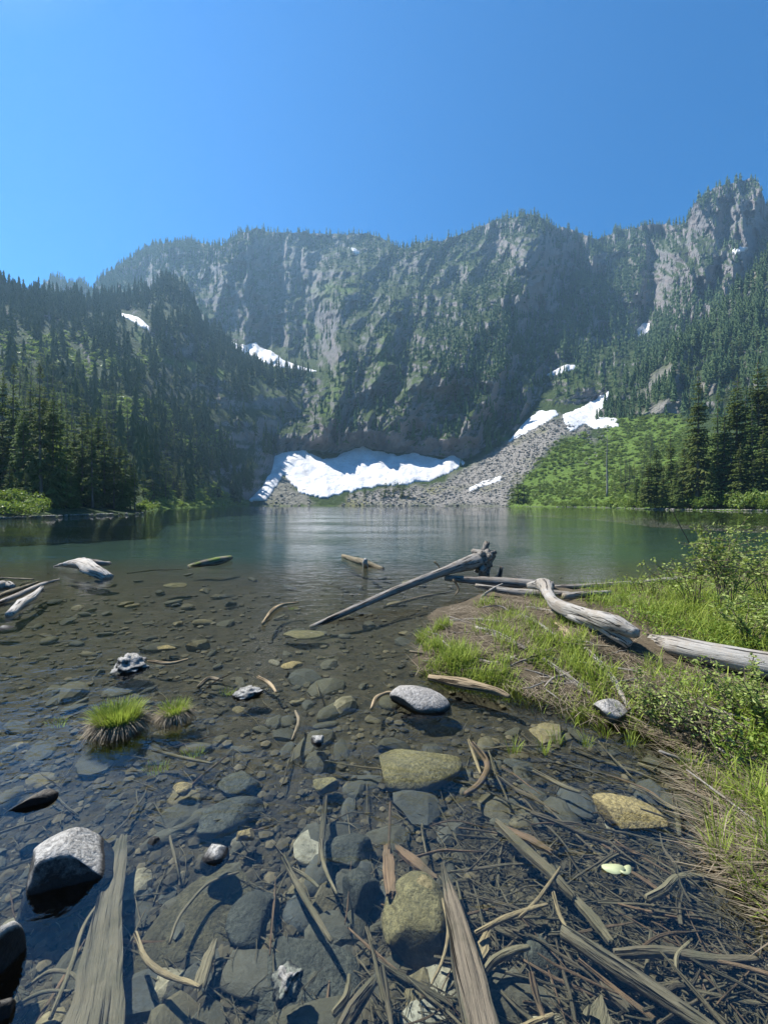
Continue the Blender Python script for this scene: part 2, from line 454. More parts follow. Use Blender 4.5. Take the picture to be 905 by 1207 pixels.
def layer_obj(name, ly, kind):
    nr, nc = ly.P.shape[:2]
    f = grid_faces(nr, nc)
    o = obj(name, mesh_np(name, ly.P.reshape(-1, 3), f, False, {'cover': cover(ly, kind).reshape(-1, 3)}), M_MTN)
    return tag(o, kind='structure')
layer_obj('mountain', back, 'back')
layer_obj('hillside', left, 'left')
layer_obj('hillside', right, 'right')

def surf(ly, px, py):
    """depth of a terrain sheet at photo pixels (arrays)"""
    px = np.atleast_1d(np.asarray(px, float)); py = np.atleast_1d(np.asarray(py, float))
    ci = np.clip((px - ly.px[0]) / (ly.px[1] - ly.px[0]), 0, len(ly.px) - 1.001); c0 = ci.astype(int); f = ci - c0
    out = np.empty(len(px))
    for c in np.unique(c0):
        m = c0 == c
        a = np.interp(-py[m], -ly.PY[:, c], ly.D[:, c]); b = np.interp(-py[m], -ly.PY[:, c + 1], ly.D[:, c + 1])
        out[m] = a * (1 - f[m]) + b * f[m]
    return out

def pos_at(px, py, D):
    return np.stack([(px - 452.5) / FOC * D, D, EYE + (HOR - py) / FOC * D], -1)

# ------------------------------------------------------------------ snow fields lying on the rock
def m_snow():
    t = NT('old_snow'); pos = t.geom('Position')
    n = t.noise(pos, 0.045, 6, 0.7); n2 = t.noise(pos, 0.3, 4, 0.7)
    col = t.mix(t.mapr(n, 0.35, 0.7), (0.70, 0.71, 0.73), (0.47, 0.46, 0.455))
    col = t.mix(t.mapr(n2, 0.58, 0.74), col, (0.30, 0.28, 0.26))
    return t.finish(col, 0.6, t.bump(t.math('ADD', n, t.math('MULTIPLY', n2, 0.2)), 0.7, 5.0), 0.2)
M_SNOW = m_snow()
def snow(ly, poly, label, step=1.3, lift=1.6, wob=2.0):
    xs = [p[0] for p in poly]; ys = [p[1] for p in poly]
    gx = np.arange(min(xs) - 3, max(xs) + 3, step); gy = np.arange(max(ys) + 3, min(ys) - 3, -step)
    X, Yp = np.meshgrid(gx, gy)
    sdv = poly_sd(X, Yp, poly) + wob * fbm(X / 7, Yp / 5, None, 111, 3)
    D = surf(ly, X.ravel(), Yp.ravel()).reshape(X.shape)
    up = lift * np.sqrt(np.clip(sdv, 0, 6) / 6) - 0.6
    P = pos_at(X, Yp, D * (1 - 0.004)); P[..., 2] += up + 2.2 * lift / 2.5 * fbm(X / 16, Yp / 9, None, 113, 3) * sstep(1, 5, sdv)
    nr, nc = X.shape
    f = grid_faces(nr, nc)
    ok = (sdv.ravel() > 0)
    f = f[ok[f].sum(axis=1) >= 3]
    used = np.unique(f); mp = -np.ones(nr * nc, int); mp[used] = np.arange(len(used))
    V = P.reshape(-1, 3)[used]
    # skirt that closes the sheet into a slab
    f = mp[f]; n = len(V)
    e = np.concatenate([f[:, [0, 1]], f[:, [1, 2]], f[:, [2, 3]], f[:, [3, 0]]])
    key = np.sort(e, 1); _, inv, ct = np.unique(key, axis=0, return_inverse=True, return_counts=True)
    be = e[ct[inv.ravel()] == 1]
    V2 = V.copy(); V2[:, 2] -= 2.5; V2[:, 1] += 2.0
    side = np.stack([be[:, 1], be[:, 0], be[:, 0] + n, be[:, 1] + n], 1)
    o = obj('snow_field', mesh_np('snow_field', np.concatenate([V, V2]), np.concatenate([f, side]), True), M_SNOW)
    return tag(o, label, 'snow field', 'old snow lying on the mountain')
snow(back, [(280, 593), (296, 586), (308, 572), (306, 556), (298, 545), (318, 537), (340, 532), (358, 530), (366, 534), (380, 541), (395, 539), (412, 530), (428, 526), (440, 530), (455, 533), (468, 537), (485, 533), (505, 538), (520, 541),
            (535, 536), (549, 545), (530, 557), (505, 567), (470, 572), (440, 575), (405, 581), (380, 588), (354, 581), (334, 559), (322, 578), (314, 590)], 'largest white snow field spread at the foot of the cliffs above the far shore', 1.3, 2.5)
snow(back, [(600, 519), (612, 503), (625, 490), (635, 484), (655, 483), (658, 488), (640, 499), (615, 513)], 'slanting snow tongue at the top left edge of the grey scree slope', 1.0)
snow(back, [(663, 489), (680, 482), (700, 470), (718, 460), (714, 480), (728, 494), (730, 503), (700, 505), (690, 499), (672, 508), (665, 500)], 'bright triangular snow patch at the top of the scree, right of the slanting tongue', 1.0)
snow(back, [(552, 574), (570, 566), (590, 560), (593, 565), (565, 575), (553, 579)], 'thin snow strip low on the grey scree near the far shore', 0.8, 1.0, 0.8)
snow(back, [(262, 399), (280, 404), (290, 407), (302, 403), (306, 409), (320, 413), (335, 425), (374, 437), (362, 439), (340, 433), (325, 434), (300, 421), (280, 413)], 'long bluish snow strip on the shaded ledge beneath the left cliff', 0.9, 2.5, 1.0)
snow(left, [(133, 366), (150, 370), (163, 373), (176, 384), (176, 389), (166, 385), (152, 376), (138, 372)], 'small snow strip high on the forested left hillside', 0.8, 2.5, 0.6)
snow(back, [(643, 442), (656, 434), (668, 429), (684, 430), (676, 435), (655, 442)], 'thin snow patch on a grassy ledge above the triangular patch', 0.8, 2.0, 0.6)
snow(back, [(750, 388), (757, 381), (766, 380), (765, 388), (758, 398), (752, 396)], 'small snow patch in the gully left of the tall pinnacle', 0.8, 2.0, 0.6)
snow(back, [(410, 291), (418, 292), (426, 298), (420, 299)], 'tiny snow scrap just under the skyline near the middle', 0.6, 2.0, 0.3)
snow(back, [(862, 294), (872, 290), (882, 291), (876, 296), (864, 298)], 'tiny snow scrap on a ledge of the tall pinnacle', 0.6, 2.0, 0.3)
# ------------------------------------------------------------------ lake bed, bank and water
BANK_PX = [(990, 1130), (905, 1052), (872, 1020), (850, 985), (834, 935), (818, 885), (760, 858), (700, 842), (655, 828), (610, 812), (560, 803), (512, 793), (486, 778), (490, 762), (512, 742), (505, 728), (530, 712),
           (560, 702), (600, 697), (660, 692), (760, 686), (825, 681), (960, 677), (1300, 672)]
BANK = [tuple(gp(x, y)[:2]) for x, y in BANK_PX] + [(60, 14), (60, -12), (1.9, -12), (1.75, 0.2)]
def bank_sd(x, y): return poly_sd(x, y, BANK)
def bed_z(x, y):
    x = np.asarray(x, float); y = np.asarray(y, float)
    d = np.interp(y, [-30, -6, -1.0, 0.2, 1.0, 1.8, 2.6, 3.4, 5, 7, 9.5, 12, 16, 22, 30, 45, 80, 430], [3.0, 1.0, 0.25, -0.02, -0.15, -0.20, -0.15, -0.13, -0.20, -0.26, -0.36, -0.5, -0.8, -1.3, -2.0, -3.2, -5, -8])
    d = d + 0.045 * fbm(x * 0.9, y * 0.9, None, 121, 3) + 0.02 * fbm(x * 4, y * 4, None, 123, 3)
    b = bank_sd(x, y) + 0.16 * fbm(x * 1.6, y * 1.6, None, 127, 3)
    h = np.interp(b, [-0.6, -0.25, 0.0, 0.10, 0.5, 1.5, 4, 20], [0, 0.02, 0.09, 0.15, 0.20, 0.27, 0.40, 1.2])
    near = sstep(-0.6, 0.1, b)
    land = -0.06 + h - 0.04 + 0.09 * fbm(x * 2.6, y * 2.6, None, 129, 4) * sstep(0.0, 0.4, b)
    return d * (1 - near) + np.maximum(land, d) * near

def m_bed():
    t = NT('lake_bed_silt'); pos = t.geom('Position'); z = t.sepz(pos)
    n1 = t.noise(pos, 1.3, 6, 0.65); n2 = t.noise(pos, 14, 5, 0.7); n3 = t.noise(pos, 60, 3, 0.6)
    col = t.mix(n1, (0.021, 0.018, 0.012), (0.062, 0.052, 0.034))
    n4 = t.noise(t.mapping(pos, (0.7, 1.6, 1)), 5.5, 5, 0.7, 0.5)
    col = t.mix(t.mapr(n4, 0.42, 0.56), col, (0.017, 0.015, 0.011))
    col = t.mix(t.mapr(n2, 0.42, 0.72), col, t.mix(n3, (0.016, 0.014, 0.010), (0.110, 0.090, 0.058)))
    mud = t.mix(n2, (0.035, 0.028, 0.019), (0.13, 0.105, 0.07))
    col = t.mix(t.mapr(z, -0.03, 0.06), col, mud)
    # deep-water teal painted into the floor: light the water takes out with depth
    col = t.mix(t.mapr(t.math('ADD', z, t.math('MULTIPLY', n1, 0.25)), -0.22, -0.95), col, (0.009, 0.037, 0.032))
    bm = t.bump(t.math('ADD', n2, t.math('MULTIPLY', n3, 0.4)), 0.8, 0.02)
    return t.finish(col, 0.9, bm, 0.15)
pyr = np.concatenate([[-30, -12, -6, -3, -1.2, -0.4, 0.1, 0.5, 0.8], (EYE * FOC / np.linspace(1290 - HOR, 745 - HOR, 210)), np.geomspace(4.83, 14, 60)[1:], np.geomspace(14.5, 430, 30)])
u = np.concatenate([[-9, -5, -3, -2.2, -1.7], np.linspace(-1.35, 1.35, 330), [1.7, 2.2, 3, 5, 9]])
UU, YY = np.meshgrid(u, pyr)
XX = UU * np.maximum(np.abs(YY), 1.0)
ZZ = bed_z(XX, YY)
bed_me = mesh_np('lake_bed', np.stack([XX, YY, ZZ], -1).reshape(-1, 3), grid_faces(*XX.shape), True)
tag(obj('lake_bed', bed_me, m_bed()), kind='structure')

def m_water():
    t = NT('lake_water'); pos = t.geom('Position')
    gust = t.mapr(t.noise(t.mapping(pos, (0.10, 0.22, 1)), 1.0, 3, 0.5), 0.45, 0.62)
    far = t.mapr(t.sepz(pos, 1), 5, 14)
    w1 = t.noise(t.mapping(pos, (1.0, 1.6, 1), (0, 0, 0.35)), 2.6, 3, 0.55, 0.6)
    w2 = t.noise(t.mapping(pos, (1.0, 2.0, 1), (0, 0, -0.2)), 9.0, 3, 0.6, 0.4)
    w3 = t.noise(t.mapping(pos, (0.25, 0.8, 1), (0, 0, 0.1)), 0.55, 3, 0.5)
    h = t.math('ADD', t.math('MULTIPLY', w1, 0.014), t.math('MULTIPLY', w2, 0.003))
    h = t.math('ADD', h, t.math('MULTIPLY', t.math('MULTIPLY', t.math('MULTIPLY', gust, far), w1), 0.045))
    h = t.math('ADD', h, t.math('MULTIPLY', t.math('MULTIPLY', w3, far), 0.025))
    nrm = t.bump(h, 1.0, 1.0)
    fr = t.new('ShaderNodeFresnel', {'IOR': 1.5, 'Normal': nrm})
    tr = t.new('ShaderNodeBsdfTransparent', {'Color': (0.90, 0.95, 0.91)})
    gl = t.new('ShaderNodeBsdfGlossy', {'Color': (1.0, 1.0, 1.0), 'Roughness': 0.02, 'Normal': nrm})
    mx = t.new('ShaderNodeMixShader', {0: fr, 1: tr.outputs[0], 2: gl.outputs[0]})
    t.t.links.new(mx.outputs[0], t.out.inputs[0])
    return t.m
wv = np.array([(-900, -14, 0), (900, -14, 0), (900, 430, 0), (-900, 430, 0)], float)
tag(obj('lake_water', mesh_np('lake_water', wv, np.array([[0, 1, 2, 3]])), m_water()), kind='structure')

# ------------------------------------------------------------------ mountain air
def m_haze():
    t = NT('mountain_air')
    v = t.new('ShaderNodeVolumePrincipled', {'Color': (0.42, 0.71, 1.0), 'Density': 0.00019, 'Anisotropy': 0.35})
    t.t.links.new(v.outputs[0], t.out.inputs['Volume'])
    return t.m
bx = np.array([(x, y, z) for z in (-16, 700) for y in (-60, 1500) for x in (-2600, 2600)], float)
bf = np.array([[0, 2, 3, 1], [4, 5, 7, 6], [0, 1, 5, 4], [2, 6, 7, 3], [0, 4, 6, 2], [1, 3, 7, 5]])
tag(obj('haze', mesh_np('haze', bx, bf), m_haze()), kind='stuff')
# ------------------------------------------------------------------ conifers
def m_needles(name, c1, c2, tr=0.22):
    t = NT(name)
    a = t.attr('tint', 2)
    col = t.mix(a, c1, c2)
    col = t.hsv(col, t.math('ADD', 0.485, t.math('MULTIPLY', t.rnd(), 0.03)), 1.0, t.math('ADD', 0.75, t.math('MULTIPLY', t.rnd(), 0.5)))
    return t.finish(col, 0.75, None, 0.15, (t.mix(0.5, col, (0.14, 0.2, 0.03)), tr))
M_NEEDLE = m_needles('conifer_needles', (0.042, 0.080, 0.026), (0.160, 0.205, 0.055), 0.42)
M_FOREST = m_needles('forest_needles', (0.046, 0.085, 0.036), (0.145, 0.190, 0.070), 0.3)
def m_bark():
    t = NT('conifer_bark'); pos = t.coord('Object')
    n = t.noise(t.mapping(pos, (1, 1, 0.2)), 60, 4, 0.7)
    return t.finish(t.mix(n, (0.055, 0.045, 0.038), (0.20, 0.175, 0.15)), 0.9, t.bump(n, 0.5, 0.01), 0.1)
M_BARK = m_bark()

def tube_np(pts, rad, sides=7, cap=True):
    """tapered tube through points; returns V, quads"""
    pts = np.asarray(pts, float); rad = np.asarray(rad, float); n = len(pts)
    tg = np.gradient(pts, axis=0); tg /= np.linalg.norm(tg, axis=1, keepdims=True) + 1e-12
    ref = np.array([0, 0, 1.0]) if abs(tg[0][2]) < 0.9 else np.array([1.0, 0, 0])
    A = np.cross(tg, ref); A /= np.linalg.norm(A, axis=1, keepdims=True) + 1e-12
    B = np.cross(tg, A)
    an = np.arange(sides) / sides * 2 * np.pi
    V = pts[:, None] + rad[:, None, None] * (np.cos(an)[None, :, None] * A[:, None] + np.sin(an)[None, :, None] * B[:, None])
    V = V.reshape(-1, 3)
    i = np.arange(n - 1)[:, None] * sides; j = np.arange(sides)[None]; j2 = (j + 1) % sides
    F_ = np.stack([i + j, i + j2, i + sides + j2, i + sides + j], -1).reshape(-1, 4)
    if cap:
        V = np.concatenate([V, pts[:1], pts[-1:]]); a, b = len(V) - 2, len(V) - 1
        jj = np.arange(sides)
        c0 = np.stack([np.full(sides, a), (jj + 1) % sides, jj, jj], -1); o = (n - 1) * sides
        c1 = np.stack([np.full(sides, b), o + jj, o + (jj + 1) % sides, o + (jj + 1) % sides], -1)
        F_ = np.concatenate([F_, c0, c1])
    return V, F_

def quads_to_mesh(name, V, Fq, smooth=False, attrs=None):
    """quads may repeat their last index (= triangle)"""
    tri = Fq[:, 2] == Fq[:, 3]
    q = Fq[~tri]; t = np.concatenate([Fq[tri][:, :3], q[:, [0, 1, 2]], q[:, [0, 2, 3]]])
    return mesh_np(name, V, t, smooth, attrs)

def conifer(seed, nw=46, per=7, R=0.15, low=0.10, sparse=0.0):
    r = np.random.default_rng(seed)
    V, T, C = [], [], []
    hs = low + (0.985 - low) * np.sort(r.random(nw)) ** 0.95
    for h in hs:
        k = max(3, int(per * (0.55 + 0.45 * (1 - h)) + r.random()))
        a0 = r.random() * 6.28
        for b in range(k):
            if r.random() < sparse * (1 - h): continue
            a = a0 + b / k * 6.283 + r.normal() * 0.25
            ln = R * ((1 - h) ** 0.75 * (0.55 + 0.6 * r.random()) + 0.018) * (0.65 + 0.35 * min(1, (h - low + 0.1) / 0.25))
            el = -0.35 + 0.75 * h + r.normal() * 0.12
            dr = np.array([math.cos(a), math.sin(a), 0]); sd_ = np.array([-math.sin(a), math.cos(a), 0])
            tt = np.array([0.08, 0.4, 0.72, 1.0])
            sp = dr[None] * (tt * ln)[:, None]; sp[:, 2] = h + ln * (tt * math.tan(el) - 0.28 * tt ** 2 + 0.10 * tt ** 4)
            c = 0.15 + 0.75 * r.random(); wd = ln * 0.34
            for i in range(3):
                p, q = sp[i], sp[i + 1]
                for s in (-1, 1):
                    w = wd * (1.0 - 0.28 * i) * (0.7 + 0.6 * r.random())
                    o = p + (q - p) * (0.9 + 0.5 * r.random()) + sd_ * s * w; o = o.copy(); o[2] -= w * (0.35 + 0.5 * r.random())
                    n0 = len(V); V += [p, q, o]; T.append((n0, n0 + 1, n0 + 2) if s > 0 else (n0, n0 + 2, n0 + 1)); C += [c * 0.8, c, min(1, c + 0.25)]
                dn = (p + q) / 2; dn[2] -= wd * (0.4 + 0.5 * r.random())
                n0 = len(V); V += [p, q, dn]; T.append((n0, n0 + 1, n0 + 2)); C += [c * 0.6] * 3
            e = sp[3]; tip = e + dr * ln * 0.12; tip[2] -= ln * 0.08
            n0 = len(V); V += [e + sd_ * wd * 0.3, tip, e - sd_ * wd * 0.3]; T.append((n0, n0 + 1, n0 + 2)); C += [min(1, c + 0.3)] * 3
    top = len(V); V += [(0.006, 0, 0.96), (-0.004, 0.005, 0.96), (0, 0, 1.0)]; T.append((top, top + 1, top + 2)); C += [0.5] * 3
    crown = mesh_np('crown', np.array(V), np.array(T), False, {'tint': np.array(C)})
    zz = np.linspace(-0.03, 0.97, 9)
    pts = np.stack([0.004 * np.sin(zz * 5 + seed), 0.004 * np.cos(zz * 4 + seed), zz], -1)
    tv, tf = tube_np(pts, 0.0125 * (1.02 - zz) + 0.0008, 7)
    return crown, quads_to_mesh('trunk', tv, tf, True)

NEAR = [conifer(s, nw, per, R, low, sp) for s, nw, per, R, low, sp in ((1, 62, 8, 0.165, 0.05, 0.1), (2, 58, 8, 0.14, 0.08, 0.25), (3, 66, 8, 0.18, 0.04, 0.05), (4, 54, 7, 0.125, 0.14, 0.35), (5, 60, 8, 0.155, 0.10, 0.2))]
MID = [conifer(s, nw, 6, R, low, 0.05) for s, nw, R, low in ((11, 22, 0.17, 0.05), (12, 20, 0.14, 0.08), (13, 24, 0.20, 0.04))]
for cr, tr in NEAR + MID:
    cr.materials.append(M_NEEDLE); tr.materials.append(M_BARK)

def plant_conifer(p, H, tmpl, label, group, wide=1.0, name='conifer_tree'):
    e = obj(name, None, None, None, p, (0, 0, random.uniform(0, 6.28)), (H * wide, H * wide, H))
    e.empty_display_size = 0.1
    tag(e, label, 'tree', group)
    obj('crown', tmpl[0], None, e); obj('trunk', tmpl[1], None, e)
    return e

def ground_of(ly, px, py):
    D = float(surf(ly, [px], [py])[0]); v = wp(px, py, D); v.z -= 0.4; return v

ORD = ['first', 'second', 'third', 'fourth', 'fifth', 'sixth', 'seventh', 'eighth', 'ninth', 'tenth', 'eleventh', 'twelfth', 'thirteenth', 'fourteenth', 'fifteenth', 'sixteenth', 'seventeenth', 'eighteenth',
       'nineteenth', 'twentieth', 'twenty-first', 'twenty-second', 'twenty-third', 'twenty-fourth', 'twenty-fifth', 'twenty-sixth', 'twenty-seventh', 'twenty-eighth', 'twenty-ninth', 'thirtieth', 'thirty-first', 'thirty-second', 'thirty-third', 'thirty-fourth', 'thirty-fifth', 'thirty-sixth', 'thirty-seventh', 'thirty-eighth', 'thirty-ninth', 'fortieth', 'forty-first', 'forty-second', 'forty-third', 'forty-fourth', 'forty-fifth', 'forty-sixth', 'forty-seventh', 'forty-eighth']
# tall stand on the left point: trunk column, top row, depth
LT = [(-14, 440, 58), (4, 436, 62), (17, 424, 60), (28, 470, 57), (36, 446, 66), (48, 424, 56), (53, 452, 64), (63, 455, 58), (72, 462, 66), (79, 480, 62), (88, 498, 70), (97, 480, 68), (103, 474, 72), (109, 486, 66), (116, 478, 73), (123, 492, 70),
      (129, 500, 76), (135, 512, 70), (141, 516, 74), (148, 522, 71), (154, 532, 74), (159, 538, 70), (12, 545, 52), (31, 556, 52), (20, 562, 50), (68, 530, 60), (112, 560, 67), (84, 545, 62), (-30, 430, 60), (145, 560, 70)]
LT.sort()
for i, (x, top, D) in enumerate(LT):
    g = wp(x, HOR + (EYE - 0.6) * FOC / D, D); H = (HOR - top) / FOC * D + EYE - g.z
    small = H < 9
    plant_conifer(g, H, NEAR[(i * 7) % 5], ('short' if small else 'tall') + ' dark conifer on the left point, %s trunk from the left' % ORD[i], 'conifers of the left shore stand', 0.85 if not small else 1.25)
# tall stand on the right shore
RT = [(764, 540, 118), (773, 522, 122), (781, 548, 118), (790, 505, 116), (797, 540, 112), (806, 520, 118), (816, 500, 112), (822, 436, 108), (829, 500, 112), (838, 545, 104), (846, 458, 112), (853, 480, 106), (861, 510, 104), (868, 440, 106), (872, 520, 100),
      (879, 452, 110), (886, 470, 102), (893, 422, 104), (899, 500, 98), (905, 428, 104), (913, 450, 100), (925, 420, 102), (940, 440, 100), (842, 500, 118), (888, 540, 98), (800, 560, 110), (750, 555, 126), (756, 562, 122)]
RT.sort()
for i, (x, top, D) in enumerate(RT):
    z0 = 1.2 + 0.04 * max(0, D - 96)
    g = wp(x, HOR + (EYE - z0) * FOC / D, D); H = (HOR - top) / FOC * D + EYE - g.z
    plant_conifer(g, H, NEAR[(i * 3 + 1) % 5], ('tall' if H > 20 else 'shorter') + ' conifer on the right shore, %s trunk from the left in its stand' % ORD[i], 'conifers of the right shore stand', 0.95 if H > 20 else 1.15)
# lone dark trees
for x, top, base, D, lab in ((610, 553, 593, 222, 'lone bushy dark conifer where the scree meets the far shore'), (604, 562, 592, 226, 'small conifer left beside the lone bushy one at the scree foot'), (617, 560, 593, 222, 'small conifer right beside the lone bushy one at the scree foot')):
    g = wp(x, base, D); plant_conifer(g, (base - top) / FOC * D, MID[2], lab, 'conifers at the scree foot', 1.5)

# stands of middling trees: polygon, sheet, count, height range, label
STANDS = [
    (left, [(166, 545), (182, 548), (205, 560), (222, 575), (226, 592), (170, 596)], 46, (9, 17), 'small conifer in the stand beside the left meadow', 'conifers beside the left meadow'),
    (left, [(236, 566), (252, 568), (254, 588), (238, 590)], 7, (9, 14), 'small conifer in the clump ending the left meadow', 'clump at the end of the left meadow'),
    (left, [(0, 470), (60, 440), (150, 490), (160, 530), (120, 540), (0, 540)], 46, (16, 26), 'conifer on the left hillside above the shore stand', 'conifers above the left shore stand'),
    (left, [(170, 480), (230, 500), (270, 545), (250, 560), (180, 540)], 36, (12, 20), 'conifer on the dark flank above the left meadow', 'conifers above the left meadow'),
    (back, [(728, 545), (765, 520), (790, 560), (770, 582), (720, 585)], 26, (9, 18), 'young conifer left of the tall right stand', 'young conifers left of the right stand'),
    (back, [(620, 560), (660, 540), (700, 560), (690, 588), (625, 590)], 16, (5, 9), 'little conifer low on the right green slope', 'little conifers on the green slope'),
    (back, [(402, 590), (412, 579), (440, 580), (440, 592)], 14, (5, 9), 'tiny conifer of the stony rise, left clump', 'tiny conifers on the stony rise, left clump'),
    (back, [(448, 588), (456, 576), (478, 576), (484, 590)], 18, (7, 15), 'tiny conifer of the stony rise, dark clump', 'tiny conifers on the stony rise, dark clump'),
    (right, [(760, 480), (800, 440), (905, 400), (905, 490)], 34, (14, 24), 'conifer on the right hillside above the shore stand', 'conifers above the right shore stand')]
def in_poly(poly, n, r):
    xs = [p[0] for p in poly]; ys = [p[1] for p in poly]; out = []
    while len(out) < n:
        x = r.uniform(min(xs), max(xs), 64); y = r.uniform(min(ys), max(ys), 64)
        m = poly_sd(x, y, poly) > 0
        out += list(zip(x[m], y[m]))
    return out[:n]
r_ = np.random.default_rng(5)
for ly, poly, n, hr, lab, grp in STANDS:
    for i, (x, y) in enumerate(sorted(in_poly(poly, n, r_))):
        plant_conifer(ground_of(ly, x, y), r_.uniform(*hr), MID[r_.integers(3)], lab + ', %s from its left' % ORD[i], grp, r_.uniform(0.9, 1.25))

# the rest of the forest on the slopes: one mass of trees
def far_tree(seed, tiers, sides):
    r = np.random.default_rng(seed); V, T, C = [], [], []
    for k in range(tiers):
        z0 = 0.06 + 0.9 * k / tiers; z1 = min(1.0, z0 + 1.5 / tiers); R = 0.16 * (1 - z0) ** 0.85 + 0.012
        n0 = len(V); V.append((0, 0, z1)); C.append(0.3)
        for s in range(2 * sides):
            a = (s + 0.4 * r.random()) / (2 * sides) * 6.283 + k
            q = R * ((0.75 + 0.5 * r.random()) if s % 2 else 0.45)
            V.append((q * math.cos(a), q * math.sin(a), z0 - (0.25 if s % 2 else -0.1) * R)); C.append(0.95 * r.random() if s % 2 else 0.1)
        for s in range(2 * sides): T.append((n0, n0 + 1 + s, n0 + 1 + (s + 1) % (2 * sides)))
    return np.array(V), np.array(T), np.array(C)
F_HI = [far_tree(s, 8, 4) for s in (1, 2, 3)]
F_LO = [far_tree(s, 5, 3) for s in (4, 5, 6)]
NO_TREE = [TALUS, TALUS_B, MOUND, [(590, 600), (612, 568), (660, 520), (700, 500), (720, 486), (800, 486), (960, 560), (960, 640), (600, 606)],
           [(275, 596), (308, 572), (296, 543), (340, 529), (428, 523), (549, 540), (540, 560), (400, 590)], [(598, 520), (630, 480), (735, 456), (735, 508), (660, 510)],
           [(258, 396), (302, 400), (376, 434), (376, 442), (320, 438)], [(130, 362), (165, 368), (182, 390), (150, 384)], [(638, 445), (668, 426), (688, 428), (670, 446)], [(746, 388), (768, 376), (770, 392), (752, 402)]]
def forest(name, ly, n, weight, hr, tm, lab, seed):
    r = np.random.default_rng(seed)
    P = ly.P[:-2]; nr, nc = P.shape[:2]
    du = np.gradient(P, axis=1); dv = np.gradient(P, axis=0)
    area = np.linalg.norm(np.cross(du, dv), axis=2)
    w = area * weight(ly.PX, ly.PY, np.abs(ly.N[:-2, :, 2]), ly.D)
    for p in NO_TREE if ly is not right else NO_TREE[:0]:
        w = np.where(poly_sd(ly.PX, ly.PY, p) > 0, 0, w)
    w = np.where((ly.PX < -60) | (ly.PX > 970), w * 0.4, w); w = np.where((ly.PX < -190) | (ly.PX > 1090), w * 0.1, w)
    w[P[..., 2] < 3] = 0
    w = w.ravel() / w.sum()
    idx = r.choice(len(w), n, p=w)
    base = P.reshape(-1, 3)[idx] + r.normal(size=(n, 3)) * np.array([1.5, 1.5, 0.0]); base[:, 2] -= 1.2
    H = r.uniform(hr[0], hr[1], n) * r.choice([0.6, 0.85, 1.0, 1.0, 1.2], n)
    wd = r.uniform(0.8, 1.25, n); an = r.uniform(0, 6.283, n); tint = r.uniform(0.45, 1.35, n)
    Vs, Ts, Cs, off = [], [], [], 0
    which = r.integers(len(tm), size=n)
    for k, (v, t, c) in enumerate(tm):
        m = np.where(which == k)[0]
        if not len(m): continue
        ca, sa = np.cos(an[m])[:, None], np.sin(an[m])[:, None]; s = (H[m] * wd[m])[:, None]
        X = (v[None, :, 0] * ca - v[None, :, 1] * sa) * s + base[m, 0:1]; Yv = (v[None, :, 0] * sa + v[None, :, 1] * ca) * s + base[m, 1:2]
        Z = v[None, :, 2] * H[m][:, None] + base[m, 2:3]
        Vs.append(np.stack([X, Yv, Z], -1).reshape(-1, 3)); Cs.append((c[None] * tint[m][:, None]).ravel())
        Ts.append((t[None] + (np.arange(len(m)) * len(v))[:, None, None]).reshape(-1, 3) + off); off += len(m) * len(v)
    o = obj(name, mesh_np(name, np.concatenate(Vs), np.concatenate(Ts), False, {'tint': np.clip(np.concatenate(Cs), 0, 1)}), M_FOREST)
    return tag(o, lab, 'forest', None, 'stuff')
def w_back(PX, PY, nz, D):
    cl = fbm(PX / 26, PY / 20, None, 131, 3)
    rib = ridged((PX + 26 * fbm(PX / 90, PY / 110, None, 31, 3)) / 42, PY / 150, 43, 2)
    w = sstep(0.05, 0.55, nz * 0.9 + 0.35 * cl + 0.18 * rib) ** 1.3
    dense = np.maximum.reduce([gauss(PX, PY, [(130, 330), (200, 300), (260, 300)], 22), gauss(PX, PY, [(790, 400), (860, 400)], 50), gauss(PX, PY, [(600, 380), (540, 470)], 45), gauss(PX, PY, [(680, 330), (670, 420)], 26), gauss(PX, PY, [(740, 300), (720, 360)], 22)])
    bare = np.maximum.reduce([gauss(PX, PY, [(320, 310), (320, 390)], 32), gauss(PX, PY, [(625, 300), (625, 340)], 18), gauss(PX, PY, [(880, 240), (870, 280)], 14), gauss(PX, PY, [(805, 290), (780, 350)], 14)])
    top = sstep(26, 4, PY - PY[-1:])
    return (w * (0.25 + 1.1 * dense) + 0.5 * top) * (1 - 0.85 * bare)
def w_left(PX, PY, nz, D):
    cl = fbm(PX / 22, PY / 16, None, 137, 3)
    shade = gauss(PX, PY, [(310, 500), (370, 480)], 40)
    return (0.15 + sstep(-0.3, 0.5, cl) + 1.0 * sstep(30, 5, PY - PY[-1:])) * (1 - 0.85 * shade) * sstep(90, 150, D)
def w_right(PX, PY, nz, D):
    cl = fbm(PX / 20, PY / 16, None, 139, 3)
    bare = np.maximum(gauss(PX, PY, [(760, 492), (800, 474), (830, 458)], 9), gauss(PX, PY, [(757, 470), (775, 445), (800, 430)], 7))
    return (0.2 + sstep(-0.3, 0.4, cl)) * (1 - 0.95 * bare)
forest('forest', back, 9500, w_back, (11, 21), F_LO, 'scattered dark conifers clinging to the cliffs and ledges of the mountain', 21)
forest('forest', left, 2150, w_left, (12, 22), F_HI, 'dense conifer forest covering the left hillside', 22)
forest('forest', right, 1750, w_right, (12, 21), F_HI, 'conifer forest covering the right hillside below the pinnacle', 23)

